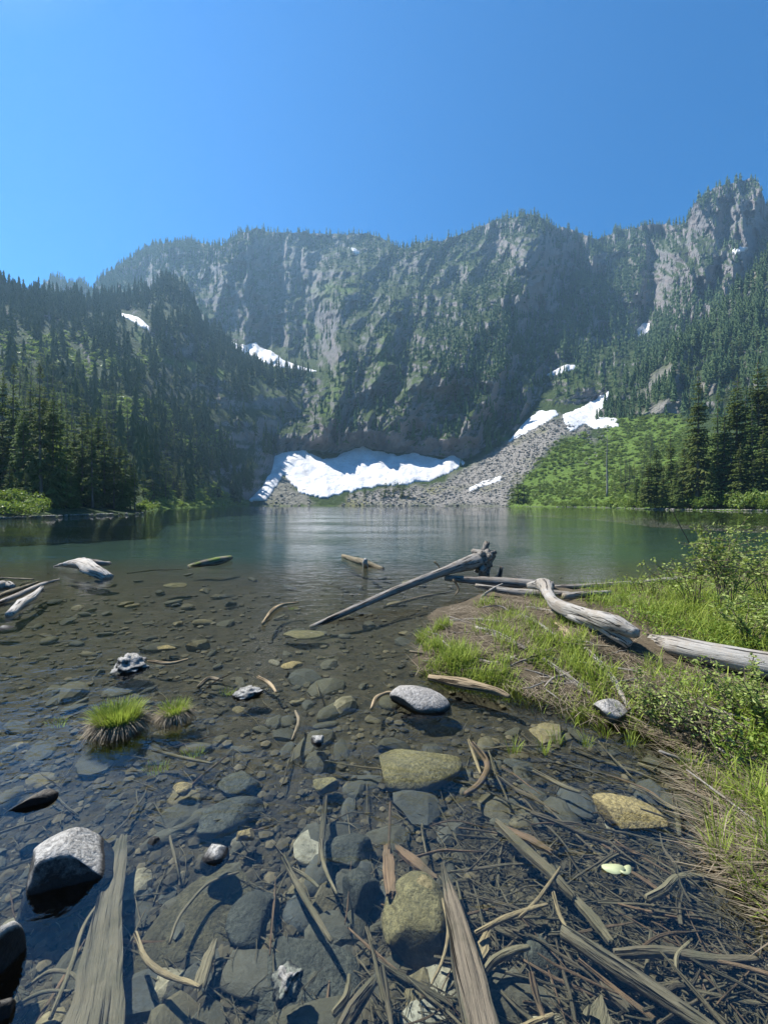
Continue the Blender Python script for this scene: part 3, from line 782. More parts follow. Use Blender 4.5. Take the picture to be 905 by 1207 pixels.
# dead snag on the green slope
sg = tag(obj('dead_tree', None, None, None, wp(715, 583, 190)), 'bare grey dead tree trunk standing alone on the right green slope', 'dead tree')
zz = np.linspace(-1, 29, 12)
tv, tf = tube_np(np.stack([0.15 * np.sin(zz * 0.3), zz * 0, zz], -1), 0.42 * (1.03 - zz / 30) + 0.05, 8)
def m_deadwood(name, c1, c2, sc=1.0):
    t = NT(name); pos = t.coord('Object')
    n = t.noise(t.mapping(pos, (6 * sc, 6 * sc, 6 * sc)), 4, 5, 0.7); n2 = t.noise(pos, 3 * sc, 4, 0.6)
    col = t.mix(n, c1, c2); col = t.mix(t.mapr(n2, 0.55, 0.75), col, c1)
    return t.finish(col, 0.85, t.bump(n, 0.5, 0.01), 0.15)
M_SNAG = m_deadwood('snag_wood', (0.10, 0.095, 0.09), (0.30, 0.285, 0.27), 0.2)
obj('trunk', quads_to_mesh('trunk', tv, tf, True), M_SNAG, sg)
for k in range(26):
    z = random.uniform(6, 27); a = random.uniform(0, 6.28); ln = random.uniform(0.8, 2.4) * (1.2 - z / 32)
    p = np.array([[0, 0, z], [math.cos(a) * ln * 0.5, math.sin(a) * ln * 0.5, z - 0.15 * ln], [math.cos(a) * ln, math.sin(a) * ln, z - 0.5 * ln]])
    v, f = tube_np(p, [0.09, 0.06, 0.02], 4)
    obj('branch', quads_to_mesh('branch', v, f), M_SNAG, sg)

# ------------------------------------------------------------------ shrubs on the shores
def m_leaf(name, c1, c2, tr=0.35):
    t = NT(name); a = t.attr('tint', 2)
    col = t.mix(a, c1, c2); col = t.hsv(col, 0.5, 1.0, t.math('ADD', 0.8, t.math('MULTIPLY', t.rnd(), 0.4)))
    return t.finish(col, 0.55, None, 0.3, (t.mix(0.5, col, (0.25, 0.33, 0.03)), tr))
M_BUSH = m_leaf('shrub_leaves', (0.065, 0.12, 0.016), (0.23, 0.31, 0.055))
M_STEM = m_deadwood('shrub_stems', (0.05, 0.04, 0.03), (0.16, 0.13, 0.09))
def bush(seed, n=520, leaf=0.085):
    r = np.random.default_rng(seed); V, T, C = [], [], []
    lobes = [(r.normal() * 0.42, r.normal() * 0.42, 0.35 + 0.3 * r.random(), 0.28 + 0.2 * r.random()) for _ in range(9)]
    for k in range(n):
        lx, ly_, lz, lr = lobes[r.integers(9)]
        d = r.normal(size=3); d /= np.linalg.norm(d); q = lr * (0.55 + 0.5 * r.random())
        c = np.array([lx, ly_, lz]) + d * q
        if c[2] < 0.02: c[2] = 0.02 + 0.1 * r.random()
        u_ = r.normal(size=3); u_ /= np.linalg.norm(u_); v_ = np.cross(u_, r.normal(size=3)); v_ /= np.linalg.norm(v_) + 1e-9
        s = leaf * (0.6 + 0.8 * r.random()); n0 = len(V)
        V += [c - u_ * s, c + v_ * s * 0.5, c + u_ * s, c - v_ * s * 0.5]; T += [(n0, n0 + 1, n0 + 2), (n0, n0 + 2, n0 + 3)]; C += [r.random()] * 4
    fo = mesh_np('foliage', np.array(V), np.array(T), False, {'tint': np.array(C)}); fo.materials.append(M_BUSH)
    Vs, Fs, off = [], [], 0
    for lx, ly_, lz, lr in lobes:
        v, f = tube_np(np.array([[0, 0, -0.08], [lx * 0.4, ly_ * 0.4, lz * 0.5], [lx, ly_, lz + lr * 0.5]]), [0.02, 0.015, 0.006], 4); Vs.append(v); Fs.append(f + off); off += len(v)
    st = quads_to_mesh('stems', np.concatenate(Vs), np.concatenate(Fs)); st.materials.append(M_STEM)
    return fo, st
BUSH = [bush(s) for s in (31, 32, 33, 34)]
def plant_bush(p, s, lab, grp, k, sz=0.8):
    e = obj('shrub', None, None, None, p, (0, 0, random.uniform(0, 6.28)), (s, s, s * sz)); tag(e, lab, 'shrub', grp)
    obj('foliage', BUSH[k % 4][0], None, e); obj('stems', BUSH[k % 4][1], None, e); return e
rb = np.random.default_rng(8)
for i in range(46):
    x = 640 + (i + rb.random()) / 46 * 300; D0 = np.interp(x, [640, 700, 740, 770, 815, 905, 960], [228, 190, 140, 118, 106, 90, 84])
    D = D0 * rb.uniform(1.015, 1.07); s = rb.uniform(2.4, 4.8) * (0.75 if x < 740 else 1.0)
    z = float(np.interp(D / D0, [1, 1.15], [0.15, 1.6]))
    plant_bush(wp(x, HOR + (EYE - z) * FOC / D, D), s, ('rounded green shrub at the foot of the right stand' if x > 760 else 'rounded green shrub below the right green slope') + ', %s along the shore' % ORD[i], 'shrubs at the foot of the right stand' if x > 760 else 'shrubs on the far right shore', i, 1.1)
for i, (x, y, s, D) in enumerate(((4, 606, 2.0, 42), (14, 604, 1.6, 44), (26, 607, 1.5, 43), (36, 606, 1.7, 45), (44, 600, 1.8, 47), (10, 590, 2.0, 47), (28, 592, 1.6, 49), (-6, 596, 2.2, 45), (52, 604, 1.0, 47))):
    plant_bush(wp(x, y, D), s, 'bright pale green shrub at the left water edge, %s from the left' % ORD[[7, 0, 5, 1, 2, 6, 3, 4, 8].index(i) if i in [7, 0, 5, 1, 2, 6, 3, 4, 8] else i], 'shrubs at the left water edge', i)
for i, (x, y, s) in enumerate(((166, 603, 1.6), (172, 602, 2.0), (180, 601, 1.6), (188, 600, 1.5), (176, 599, 2.0), (200, 599, 1.4), (214, 598, 1.4))):
    D = float(np.interp(x, [160, 172, 178, 190, 203, 218], [68, 76, 96, 132, 146, 168]))
    plant_bush(wp(x, HOR + (EYE - 0.3) * FOC / D, D), s, 'green shrub at the right end of the left tree point, %s from the trees' % ORD[i], 'shrubs at the end of the left point', i)

def mass(name, pts, sizes, tm, mat, lab, cat, seed, sq=0.8):
    """many small copies of (V, T, C) templates joined into one stuff mesh"""
    r = np.random.default_rng(seed); Vs, Ts, Cs, off = [], [], [], 0
    which = r.integers(len(tm), size=len(pts)); an = r.uniform(0, 6.283, len(pts)); tint = r.uniform(0.6, 1.3, len(pts))
    for k, (v, t, c) in enumerate(tm):
        m = np.where(which == k)[0]
        if not len(m): continue
        ca, sa = np.cos(an[m])[:, None], np.sin(an[m])[:, None]; s = sizes[m][:, None]
        X = (v[None, :, 0] * ca - v[None, :, 1] * sa) * s + pts[m, 0:1]; Yv = (v[None, :, 0] * sa + v[None, :, 1] * ca) * s + pts[m, 1:2]; Z = v[None, :, 2] * s * sq + pts[m, 2:3]
        Vs.append(np.stack([X, Yv, Z], -1).reshape(-1, 3)); Cs.append(np.clip(c[None] * tint[m][:, None], 0, 1).ravel())
        Ts.append((t[None] + (np.arange(len(m)) * len(v))[:, None, None]).reshape(-1, 3) + off); off += len(m) * len(v)
    return tag(obj(name, mesh_np(name, np.concatenate(Vs), np.concatenate(Ts), False, {'tint': np.concatenate(Cs)}), mat), lab, cat, None, 'stuff')
def tuft(seed, n=42):
    r = np.random.default_rng(seed); V, T, C = [], [], []
    for k in range(n):
        d = r.normal(size=3); d /= np.linalg.norm(d); d[2] = abs(d[2]); c = d * 0.75 * r.random() ** 0.3
        u_ = r.normal(size=3) * 0.26; v_ = r.normal(size=3) * 0.26; n0 = len(V); V += [c + u_, c + v_, c - u_ - v_]; T.append((n0, n0 + 1, n0 + 2)); C += [r.random()] * 3
    return np.array(V), np.array(T), np.array(C)
TUFT = [tuft(s) for s in (1, 2, 3)]
def brush_on(ly, polys, n, sz, seed, name, lab):
    r = np.random.default_rng(seed); P = ly.P[:-2]
    w = np.zeros(ly.PX.shape); area = np.linalg.norm(np.cross(np.gradient(P, axis=1), np.gradient(P, axis=0)), axis=2)
    for p, q in polys: w = np.maximum(w, q * sstep(-4, 4, poly_sd(ly.PX, ly.PY, p) + 6 * fbm(ly.PX / 12, ly.PY / 8, None, 151, 3)))
    w *= area * (0.25 + sstep(-0.4, 0.5, fbm(ly.PX / 14, ly.PY / 8, None, 157, 3))); w[P[..., 2] < 0.8] = 0
    idx = r.choice(w.size, n, p=w.ravel() / w.sum())
    pts = P.reshape(-1, 3)[idx] + r.normal(size=(n, 3)) * [1, 1, 0]
    return mass(name, pts, r.uniform(sz[0], sz[1], n), TUFT, M_BUSH, lab, 'brush', seed)
brush_on(back, [(MEADOW_R, 1.0)], 3600, (0.9, 2.4), 61, 'brush', 'low bright green brush covering the right slope below the snow')
brush_on(left, [(MEADOW_L, 1.0), ([(-20, 612), (-20, 585), (60, 588), (60, 608)], 0.7)], 900, (0.6, 1.5), 62, 'brush', 'low bright green brush on the left meadow')
brush_on(left, [([(90, 430), (150, 470), (190, 470), (270, 515), (260, 540), (170, 510), (100, 470)], 0.8), ([(262, 402), (320, 432), (376, 446), (370, 456), (300, 445)], 1.0), ([(0, 390), (100, 395), (200, 420), (150, 445), (0, 430)], 0.5)], 1500, (1.2, 3.0), 63, 'brush', 'green brush on the ledges of the left hillside')

def rock_tmpl(seed, sub=1, cuts=5, flat=0.7):
    import bmesh
    r = np.random.default_rng(seed); bm = bmesh.new(); bmesh.ops.create_icosphere(bm, subdivisions=sub, radius=1.0)
    V = np.array([v.co for v in bm.verts]); T = np.array([[v.index for v in f.verts] for f in bm.faces]); bm.free()
    for k in range(cuts):
        n = r.normal(size=3); n /= np.linalg.norm(n); d = r.uniform(0.45, 0.8); s = V @ n
        V = V - np.outer(np.maximum(s - d, 0) * 0.95, n)
    V *= 1 + 0.10 * fbm(V[:, 0] * 1.6 + seed, V[:, 1] * 1.6, V[:, 2] * 1.6, seed, 3)[:, None]
    V[:, 2] *= flat
    return V, T, np.full(len(V), 0.3) + 0.5 * r.random()
ROCK_LO = [rock_tmpl(s, 1, 4) for s in (1, 2, 3, 4)]
def m_stone(name, c1, c2, c3, sc=1.0):
    t = NT(name); pos = t.geom('Position'); a = t.attr('tint', 2)
    n = t.noise(pos, sc, 5, 0.7)
    col = t.mix(a, c1, c2); col = t.mix(t.mapr(n, 0.5, 0.75), col, c3)
    return t.finish(col, 0.9, t.bump(n, 0.6, 0.3 / sc), 0.15)
M_SCREE = m_stone('scree_stone', (0.15, 0.142, 0.13), (0.33, 0.315, 0.285), (0.14, 0.13, 0.115), 1.2)
def scree(ly, polys, n, sz, seed, lab):
    r = np.random.default_rng(seed); P = ly.P[:-2]; w = np.zeros(ly.PX.shape)
    area = np.linalg.norm(np.cross(np.gradient(P, axis=1), np.gradient(P, axis=0)), axis=2)
    for p, q in polys: w = np.maximum(w, q * (poly_sd(ly.PX, ly.PY, p) > 0))
    w *= area; w[P[..., 2] < 0.1] = 0
    idx = r.choice(w.size, n, p=w.ravel() / w.sum()); pts = P.reshape(-1, 3)[idx] + r.normal(size=(n, 3)) * [1.2, 1.2, 0]
    s = sz[0] + (sz[1] - sz[0]) * r.random(n) ** 5
    return mass('scree', pts, s, ROCK_LO, M_SCREE, lab, 'scree', seed, 0.9)
scree(back, [(TALUS, 1.0), (TALUS_B, 1.2), (MOUND, 0.5), ([(690, 520), (712, 500), (720, 520), (690, 560)], 0.3)], 12000, (0.22, 1.7), 71, 'grey broken stone of the scree slope down to the far shore')
SHORE_R = [(690, 600), (720, 592), (745, 588), (768, 596), (905, 603), (905, 606), (690, 602)]
pts = np.array([wp(x, HOR + (EYE - 0.15) * FOC / D, D) for x, D in [(x, np.interp(x, [600, 640, 700, 740, 770, 815, 905, 960], [285, 228, 190, 140, 118, 106, 90, 84]) + rb.normal() * 0.6 + 0.4) for x in rb.uniform(600, 950, 300)]])
mass('shore_stones', pts, rb.uniform(0.12, 0.5, 300), ROCK_LO, M_SCREE, 'pale stones along the right shore waterline', 'stones', 72)
pts = np.array([wp(x, HOR + (EYE - 0.1) * FOC / D, D) for x, D in [(x, np.interp(x, [-60, 0, 50, 110, 150, 170], [36, 41, 47, 56, 62, 66]) + rb.normal() * 0.4 + 0.2) for x in rb.uniform(-40, 168, 120)]])
mass('shore_stones', pts, rb.uniform(0.08, 0.3, 120), ROCK_LO, M_SCREE, 'pale stones along the left shore waterline', 'stones', 73)
# ------------------------------------------------------------------ stones, wood and plants of the near shallows
def m_lakestone():
    t = NT('lake_stone'); pos = t.geom('Position'); ob = t.coord('Object')
    n = t.noise(ob, 2.2, 5, 0.7); n2 = t.noise(pos, 45, 4, 0.7)
    base = t.ramp(t.rnd(), [(0.0, (0.050, 0.050, 0.045)), (0.3, (0.085, 0.078, 0.056)), (0.55, (0.060, 0.068, 0.075)), (0.8, (0.12, 0.10, 0.062)), (0.95, (0.24, 0.19, 0.10)), (1.0, (0.36, 0.34, 0.29))])
    col = t.mix(t.mapr(n, 0.4, 0.7), base, t.hsv(base, 0.5, 0.9, 1.6))
    col = t.mix(t.mapr(n2, 0.52, 0.75), col, (0.045, 0.042, 0.028))
    silt = t.math('MULTIPLY', t.mapr(t.sepz(t.geom('Normal')), 0.1, 0.9), t.mapr(t.noise(pos, 7, 4, 0.7), 0.25, 0.55))
    col = t.mix(t.math('MULTIPLY', silt, 0.6), col, t.mix(n2, (0.032, 0.030, 0.021), (0.085, 0.076, 0.052)))
    return t.finish(col, 0.85, t.bump(t.math('ADD', n, t.math('MULTIPLY', n2, 0.3)), 0.6, 0.02), 0.2)
M_LSTONE = m_lakestone()
def m_pebble():
    t = NT('lake_pebbles'); a = t.attr('tint', 2); pos = t.geom('Position'); n = t.noise(pos, 40, 3, 0.6)
    col = t.ramp(a, [(0.0, (0.036, 0.032, 0.026)), (0.45, (0.080, 0.068, 0.047)), (0.75, (0.115, 0.095, 0.06)), (0.97, (0.16, 0.13, 0.085)), (1.0, (0.30, 0.28, 0.24))])
    return t.finish(t.mix(n, t.hsv(col, 0.5, 1, 0.7), col), 0.85, None, 0.2)
M_PEBBLE = m_pebble()
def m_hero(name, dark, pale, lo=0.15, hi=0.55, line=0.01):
    """sunlit top and shaded body painted into the stone; dry above the waterline"""
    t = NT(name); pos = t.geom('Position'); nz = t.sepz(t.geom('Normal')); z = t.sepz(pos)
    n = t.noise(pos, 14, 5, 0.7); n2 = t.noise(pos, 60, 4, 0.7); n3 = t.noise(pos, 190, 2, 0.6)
    f = t.math('MULTIPLY', t.mapr(t.math('ADD', nz, t.math('MULTIPLY', t.math('SUBTRACT', n, 0.5), 0.9)), lo, hi), t.mapr(t.math('ADD', z, t.math('MULTIPLY', t.math('SUBTRACT', n, 0.5), 0.04)), line, line + 0.02))  # light painted by facing: pale top, dark sides; waterline limits the dry part
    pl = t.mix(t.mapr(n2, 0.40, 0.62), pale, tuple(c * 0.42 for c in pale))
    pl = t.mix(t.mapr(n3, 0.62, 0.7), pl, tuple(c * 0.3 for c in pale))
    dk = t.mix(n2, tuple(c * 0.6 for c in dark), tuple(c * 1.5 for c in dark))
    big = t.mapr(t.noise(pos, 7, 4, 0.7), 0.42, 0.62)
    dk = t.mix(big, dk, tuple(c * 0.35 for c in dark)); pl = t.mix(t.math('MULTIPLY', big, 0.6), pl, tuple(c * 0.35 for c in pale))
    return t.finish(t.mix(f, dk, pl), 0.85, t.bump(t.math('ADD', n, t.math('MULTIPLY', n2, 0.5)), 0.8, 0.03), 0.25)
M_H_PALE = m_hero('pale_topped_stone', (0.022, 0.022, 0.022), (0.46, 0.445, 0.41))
M_H_DARK = m_hero('dark_stone', (0.016, 0.015, 0.015), (0.20, 0.18, 0.15), 0.7, 1.0)
M_H_GREY = m_hero('grey_stone', (0.06, 0.055, 0.045), (0.42, 0.40, 0.37), -0.3, 0.2)
M_H_OLIVE = m_hero('olive_stone', (0.10, 0.085, 0.045), (0.25, 0.215, 0.115), -0.1, 0.7, -0.3)
M_H_YELLOW = m_hero('ochre_stone', (0.20, 0.15, 0.07), (0.46, 0.35, 0.17), -0.2, 0.5, -0.3)
M_H_MOSSY = m_hero('silted_slab', (0.05, 0.045, 0.028), (0.105, 0.092, 0.055), 0.0, 0.8, -0.5)
M_H_BLUE = m_hero('bluish_slab', (0.05, 0.054, 0.050), (0.092, 0.094, 0.080), 0.2, 0.8, -0.4)
M_H_BARK = m_hero('speckled_lump', (0.03, 0.028, 0.026), (0.42, 0.41, 0.38), 0.2, 0.7, -0.02)

def rock_hi(seed, sub=3, cuts=9, rough=0.10, lo=0.5, hi=0.9, fq=1.5):
    import bmesh
    r = np.random.default_rng(seed); bm = bmesh.new(); bmesh.ops.create_icosphere(bm, subdivisions=sub, radius=1.0)
    V = np.array([v.co for v in bm.verts]); T = np.array([[v.index for v in f.verts] for f in bm.faces]); bm.free()
    for k in range(cuts):
        n = r.normal(size=3); n /= np.linalg.norm(n); d = r.uniform(lo, hi); s = V @ n
        V = V - np.outer(np.maximum(s - d, 0) * 0.96, n)
    a = fbm(V[:, 0] * fq + seed, V[:, 1] * fq, V[:, 2] * fq, seed, 4)
    V *= (1 + rough * a)[:, None]
    return V, T
SLAB = []
for s in range(14):
    v, t_ = rock_hi(200 + s, 2, 8, 0.10, 0.45, 0.85); v[:, 2] *= 0.42 if s % 3 else 0.65
    me = mesh_np('lake_stone', v, t_, s % 3 == 1); me.materials.append(M_LSTONE); SLAB.append(me)

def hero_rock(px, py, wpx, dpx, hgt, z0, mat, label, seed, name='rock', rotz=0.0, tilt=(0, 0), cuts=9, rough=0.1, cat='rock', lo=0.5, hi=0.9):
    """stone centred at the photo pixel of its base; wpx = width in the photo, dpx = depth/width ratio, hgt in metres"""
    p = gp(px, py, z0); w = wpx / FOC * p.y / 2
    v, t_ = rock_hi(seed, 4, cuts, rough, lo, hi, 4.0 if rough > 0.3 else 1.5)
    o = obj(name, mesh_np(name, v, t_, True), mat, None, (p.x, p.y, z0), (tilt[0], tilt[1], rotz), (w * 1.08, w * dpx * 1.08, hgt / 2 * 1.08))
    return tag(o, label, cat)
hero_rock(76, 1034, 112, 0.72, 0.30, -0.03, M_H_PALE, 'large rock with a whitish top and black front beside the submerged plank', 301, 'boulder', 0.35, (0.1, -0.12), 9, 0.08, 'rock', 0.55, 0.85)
hero_rock(38, 948, 48, 0.45, 0.10, -0.01, M_H_DARK, 'small flat black rock above the large white-topped one', 302, 'rock', 0.5, (0, -0.15))
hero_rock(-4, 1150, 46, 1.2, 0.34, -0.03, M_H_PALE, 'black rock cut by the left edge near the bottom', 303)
hero_rock(2, 1200, 40, 0.8, 0.12, -0.02, M_H_DARK, 'low brown rock in the bottom left corner', 304)
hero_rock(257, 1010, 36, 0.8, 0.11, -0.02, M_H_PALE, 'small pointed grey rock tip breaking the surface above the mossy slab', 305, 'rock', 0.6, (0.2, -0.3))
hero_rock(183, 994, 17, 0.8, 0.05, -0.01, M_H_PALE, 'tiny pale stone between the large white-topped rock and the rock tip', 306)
hero_rock(338, 1158, 34, 0.9, 0.085, -0.02, M_H_BARK, 'small white-crusted stone poking out near the bottom', 307, 'rock', 0.9, (0.3, 0.2), 9, 0.5)
hero_rock(495, 828, 66, 0.62, 0.20, 0.0, M_H_GREY, 'pale grey rock in the shallows in front of the grassy bank', 308, 'rock', -0.3, (0, 0.1), 9, 0.1, 'rock', 0.6, 0.9)
hero_rock(492, 906, 106, 0.62, 0.16, -0.10, M_H_OLIVE, 'broad olive-tan boulder lying just under the surface', 309, 'boulder', 0.15, (0, 0), 8, 0.06, 'rock', 0.65, 0.9)
hero_rock(737, 958, 78, 0.62, 0.11, -0.06, M_H_YELLOW, 'yellow-ochre slab under water near the right bank', 310, 'rock', -0.35, (0, 0), 10, 0.1, 'rock', 0.5, 0.9)
hero_rock(490, 1082, 74, 1.15, 0.22, -0.10, M_H_OLIVE, 'rounded ochre boulder under water left of the pointed post', 311, 'boulder', -0.2, (0, 0), 8, 0.08, 'rock', 0.6, 0.9)
hero_rock(722, 838, 42, 0.7, 0.14, 0.06, M_H_GREY, 'grey rock lying on the muddy edge of the grassy bank', 312)
hero_rock(153, 787, 34, 0.9, 0.20, 0.0, M_H_BARK, 'speckled black and white lump standing in the water left of centre', 313, 'rock', 0.2, (0, 0), 10, 0.55)
hero_rock(358, 748, 46, 0.6, 0.06, -0.05, M_H_OLIVE, 'flat tan stone at the lower end of the long log', 314, 'rock', 0, (0, 0), 6, 0.05, 'rock', 0.7, 0.95)
hero_rock(345, 785, 25, 0.8, 0.06, -0.06, M_H_YELLOW, 'small orange-tan stone below the flat tan one', 315)
hero_rock(207, 690, 26, 0.7, 0.08, -0.05, M_H_OLIVE, 'tan flat stone below the mossy floating log', 316)
hero_rock(268, 702, 17, 0.9, 0.07, -0.05, M_H_GREY, 'pale flat stone below and right of the mossy floating log', 317)
hero_rock(196, 764, 24, 0.6, 0.06, -0.05, M_H_YELLOW, 'orange flat stone right of the speckled lump', 318)
hero_rock(145, 865, 60, 0.5, 0.06, -0.05, M_H_OLIVE, 'long flat brown stone under the grass tuft', 319)
hero_rock(245, 1080, 100, 1.5, 0.10, -0.17, M_H_MOSSY, 'large mossy brown slab under water right of the plank', 320, 'boulder', -0.45, (0, 0), 8, 0.06, 'rock', 0.6, 0.9)
hero_rock(270, 962, 80, 0.6, 0.10, -0.12, M_H_BLUE, 'broad grey slab under water above the rock tip', 321, 'boulder', 0.3)
hero_rock(283, 920, 44, 0.9, 0.09, -0.11, M_H_BLUE, 'grey slab under water above the broad one', 322)
hero_rock(300, 1085, 60, 0.9, 0.16, -0.14, M_H_BLUE, 'dark slate block under water right of the mossy slab', 323)
hero_rock(425, 1050, 52, 0.8, 0.14, -0.13, M_H_BLUE, 'dark slate stone under water left of the ochre boulder', 324)
hero_rock(350, 1165, 140, 0.8, 0.12, -0.18, M_H_BLUE, 'wide dark boulder under the small white-crusted stone', 325, 'boulder')
hero_rock(410, 1005, 60, 0.7, 0.12, -0.14, M_H_BLUE, 'dark stone under water above the slate stone', 326)
hero_rock(382, 927, 34, 0.7, 0.09, -0.10, M_H_OLIVE, 'brown stone left of the broad olive-tan boulder', 327)
hero_rock(215, 930, 22, 0.8, 0.06, -0.06, M_H_YELLOW, 'small tan stone in the blue reflection left of the grey slabs', 328)
hero_rock(290, 985, 22, 0.7, 0.06, -0.08, M_H_YELLOW, 'small orange stone just right of the broad grey slab', 329)
hero_rock(640, 1128, 44, 0.9, 0.10, -0.13, M_H_BLUE, 'rounded dark stone under the sticks right of the post', 330)
hero_rock(820, 985, 46, 0.9, 0.08, -0.09, M_H_BLUE, 'dark flat stone under water beside the right bank', 331)
hero_rock(295, 818, 34, 0.6, 0.10, 0.0, M_H_BARK, 'crumbling white and rusty clump of debris in the shallows', 332, 'rock', 0.4, (0, 0), 9, 0.45)
hero_rock(375, 872, 16, 1.0, 0.08, 0.0, M_H_BARK, 'tiny white-topped dark stone in the middle of the shallows', 333)
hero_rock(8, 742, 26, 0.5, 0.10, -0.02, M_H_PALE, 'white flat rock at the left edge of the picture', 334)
hero_rock(565, 594, 14, 0.9, 2.6, 0.2, M_H_DARK, 'dark boulder at the foot of the scree on the far shore', 335, 'boulder')
hero_rock(700, 597.6, 13, 0.9, 2.0, 0.1, M_H_DARK, 'dark boulder at the waterline below the dead tree', 336, 'boulder')

# loose stones: about 300 one can pick apart, then the gravel between
rs = np.random.default_rng(77)
def region(x, y):
    if y < 720: return ('in the shallows beyond the long log end' if x < 420 else 'in the shallows left of the log pile')
    if y < 860:
        return 'in the brown shallows round the speckled lump' if x < 250 else ('in the brown shallows at mid picture' if x < 500 else 'in the shallow cove below the grassy bank')
    if y < 1000: return 'in the blue reflection above the white-topped rock' if x < 200 else ('between the grey slabs and the olive boulder' if x < 560 else 'round the yellow slab')
    return 'round the mossy slab at lower left' if x < 330 else ('round the ochre boulder at bottom' if x < 560 else 'among the sunken sticks at lower right')
LOOSE = []
cnt = 0
while cnt < 300:
    y = HOR + 82 + (1230 - HOR - 82) * rs.random() ** 1.1; x = rs.uniform(-30, 935)
    g = gp(x, y, -0.1)
    if bank_sd(g.x, g.y) > -0.1: continue
    z = float(bed_z(g.x, g.y)); g = gp(x, y, z)
    s = 0.035 + 0.11 * rs.random() ** 2.2 + 0.008 * g.y
    if y > 980 and x > 560 and rs.random() < 0.75: continue
    if y > 900 and x < 330 and rs.random() < 0.4: continue
    ki = int(rs.integers(14)); me = SLAB[ki]
    o = obj('lake_stone', me, None, None, (g.x, g.y, z + s * 0.10), (rs.normal() * 0.12, rs.normal() * 0.12, rs.uniform(0, 6.28)), (s * rs.uniform(0.8, 1.5), s * rs.uniform(0.6, 1.0), s * rs.uniform(0.5, 1.0)))
    tag(o, None, 'stone', 'stones ' + region(x, y)); LOOSE.append((o, x, y, ('flat' if ki % 3 else 'thick') + ' lake-bed stone')); cnt += 1
n = 19000
yy = HOR + 40 + (1330 - HOR - 40) * rs.random(n) ** 1.1; xx = rs.uniform(-140, 1045, n)
Yd = (EYE + 0.15) * FOC / (yy - HOR); Xd = (xx - 452.5) / FOC * Yd
zb = bed_z(Xd, Yd); bs = bank_sd(Xd, Yd); keep = (bs < 0.02) & (rs.random(n) > sstep(6.0, 13.0, Yd))
Xd, Yd, zb = Xd[keep], Yd[keep], zb[keep]
sz = (0.006 + 0.030 * rs.random(len(Xd)) ** 3) * (0.8 + 0.16 * Yd)
PEB = [rock_tmpl(s, 1 if s < 3 else 1, 3, 0.55) for s in (21, 22, 23, 24, 25)]
PEB = [(v[:, :], t_, np.full(len(v), c)) for (v, t_, _), c in zip(PEB, (0.15, 0.3, 0.42, 0.55, 0.75))]
mass('gravel', np.stack([Xd, Yd, zb + sz * 0.15], -1), sz, PEB, M_PEBBLE, 'brown gravel and small stones covering the lake bed', 'gravel', 78, 0.9)

# ---- wood
def m_wood(name, c1, c2, c3, spec=0.2, mossy=None):
    t = NT(name); gr = t.attr('grain', 1); pos = t.geom('Position')
    n = t.noise(t.mapping(gr, (1, 1, 0.09)), 38, 5, 0.7); n2 = t.noise(pos, 5, 4, 0.65); cr = t.noise(t.mapping(gr, (1, 1, 0.04)), 42, 3, 0.6, 0.3)
    col = t.mix(n, c1, c2); col = t.mix(t.mapr(n2, 0.44, 0.62), col, c3)
    col = t.mix(t.mapr(cr, 0.56, 0.63), col, tuple(c * 0.25 for c in c1))
    col = t.hsv(col, 0.5, 1.0, t.math('ADD', 0.8, t.math('MULTIPLY', t.rnd(), 0.45)))
    if mossy: col = t.mix(t.math('MULTIPLY', t.mapr(n2, 0.42, 0.56), t.mapr(t.sepz(t.geom('Normal')), 0.1, 0.5)), col, mossy)
    return t.finish(col, 0.85, t.bump(t.math('SUBTRACT', n, t.math('MULTIPLY', t.mapr(cr, 0.58, 0.66), 1.2)), 1.0, 0.02), spec)
M_DRIFT = m_wood('silver_driftwood', (0.17, 0.155, 0.135), (0.40, 0.375, 0.335), (0.24, 0.205, 0.165))
M_DRIFT_W = m_wood('white_driftwood', (0.26, 0.245, 0.22), (0.52, 0.495, 0.45), (0.33, 0.29, 0.24))
M_SUNK = m_wood('sunken_wood', (0.10, 0.083, 0.056), (0.28, 0.235, 0.16), (0.125, 0.11, 0.072))
M_PLANK = m_wood('waterlogged_board', (0.07, 0.060, 0.044), (0.20, 0.17, 0.125), (0.088, 0.080, 0.056))
M_SUNK_D = m_wood('dark_sunken_wood', (0.07, 0.056, 0.040), (0.19, 0.155, 0.11), (0.10, 0.09, 0.062))
M_PALESTICK = m_wood('peeled_stick', (0.24, 0.18, 0.105), (0.42, 0.33, 0.21), (0.20, 0.155, 0.095))
M_REDSTICK = m_wood('reddish_stick', (0.12, 0.078, 0.05), (0.26, 0.17, 0.11), (0.10, 0.075, 0.05))
M_MOSSLOG = m_wood('mossy_wood', (0.12, 0.10, 0.075), (0.30, 0.26, 0.20), (0.2, 0.17, 0.12), 0.2, (0.14, 0.19, 0.04))

def smooth_path(pts, n):
    pts = np.asarray(pts, float)
    if len(pts) < 3:
        t = np.linspace(0, 1, n)[:, None]; return pts[0] * (1 - t) + pts[-1] * t
    P = np.concatenate([2 * pts[:1] - pts[1:2], pts, 2 * pts[-1:] - pts[-2:-1]]); out = []
    m = len(pts) - 1
    for u_ in np.linspace(0, m - 1e-6, n):
        i = int(u_); f = u_ - i; a, b, c, d = P[i:i + 4]
        out.append(0.5 * (2 * b + (c - a) * f + (2 * a - 5 * b + 4 * c - d) * f * f + (3 * b - a - 3 * c + d) * f ** 3))
    return np.array(out)

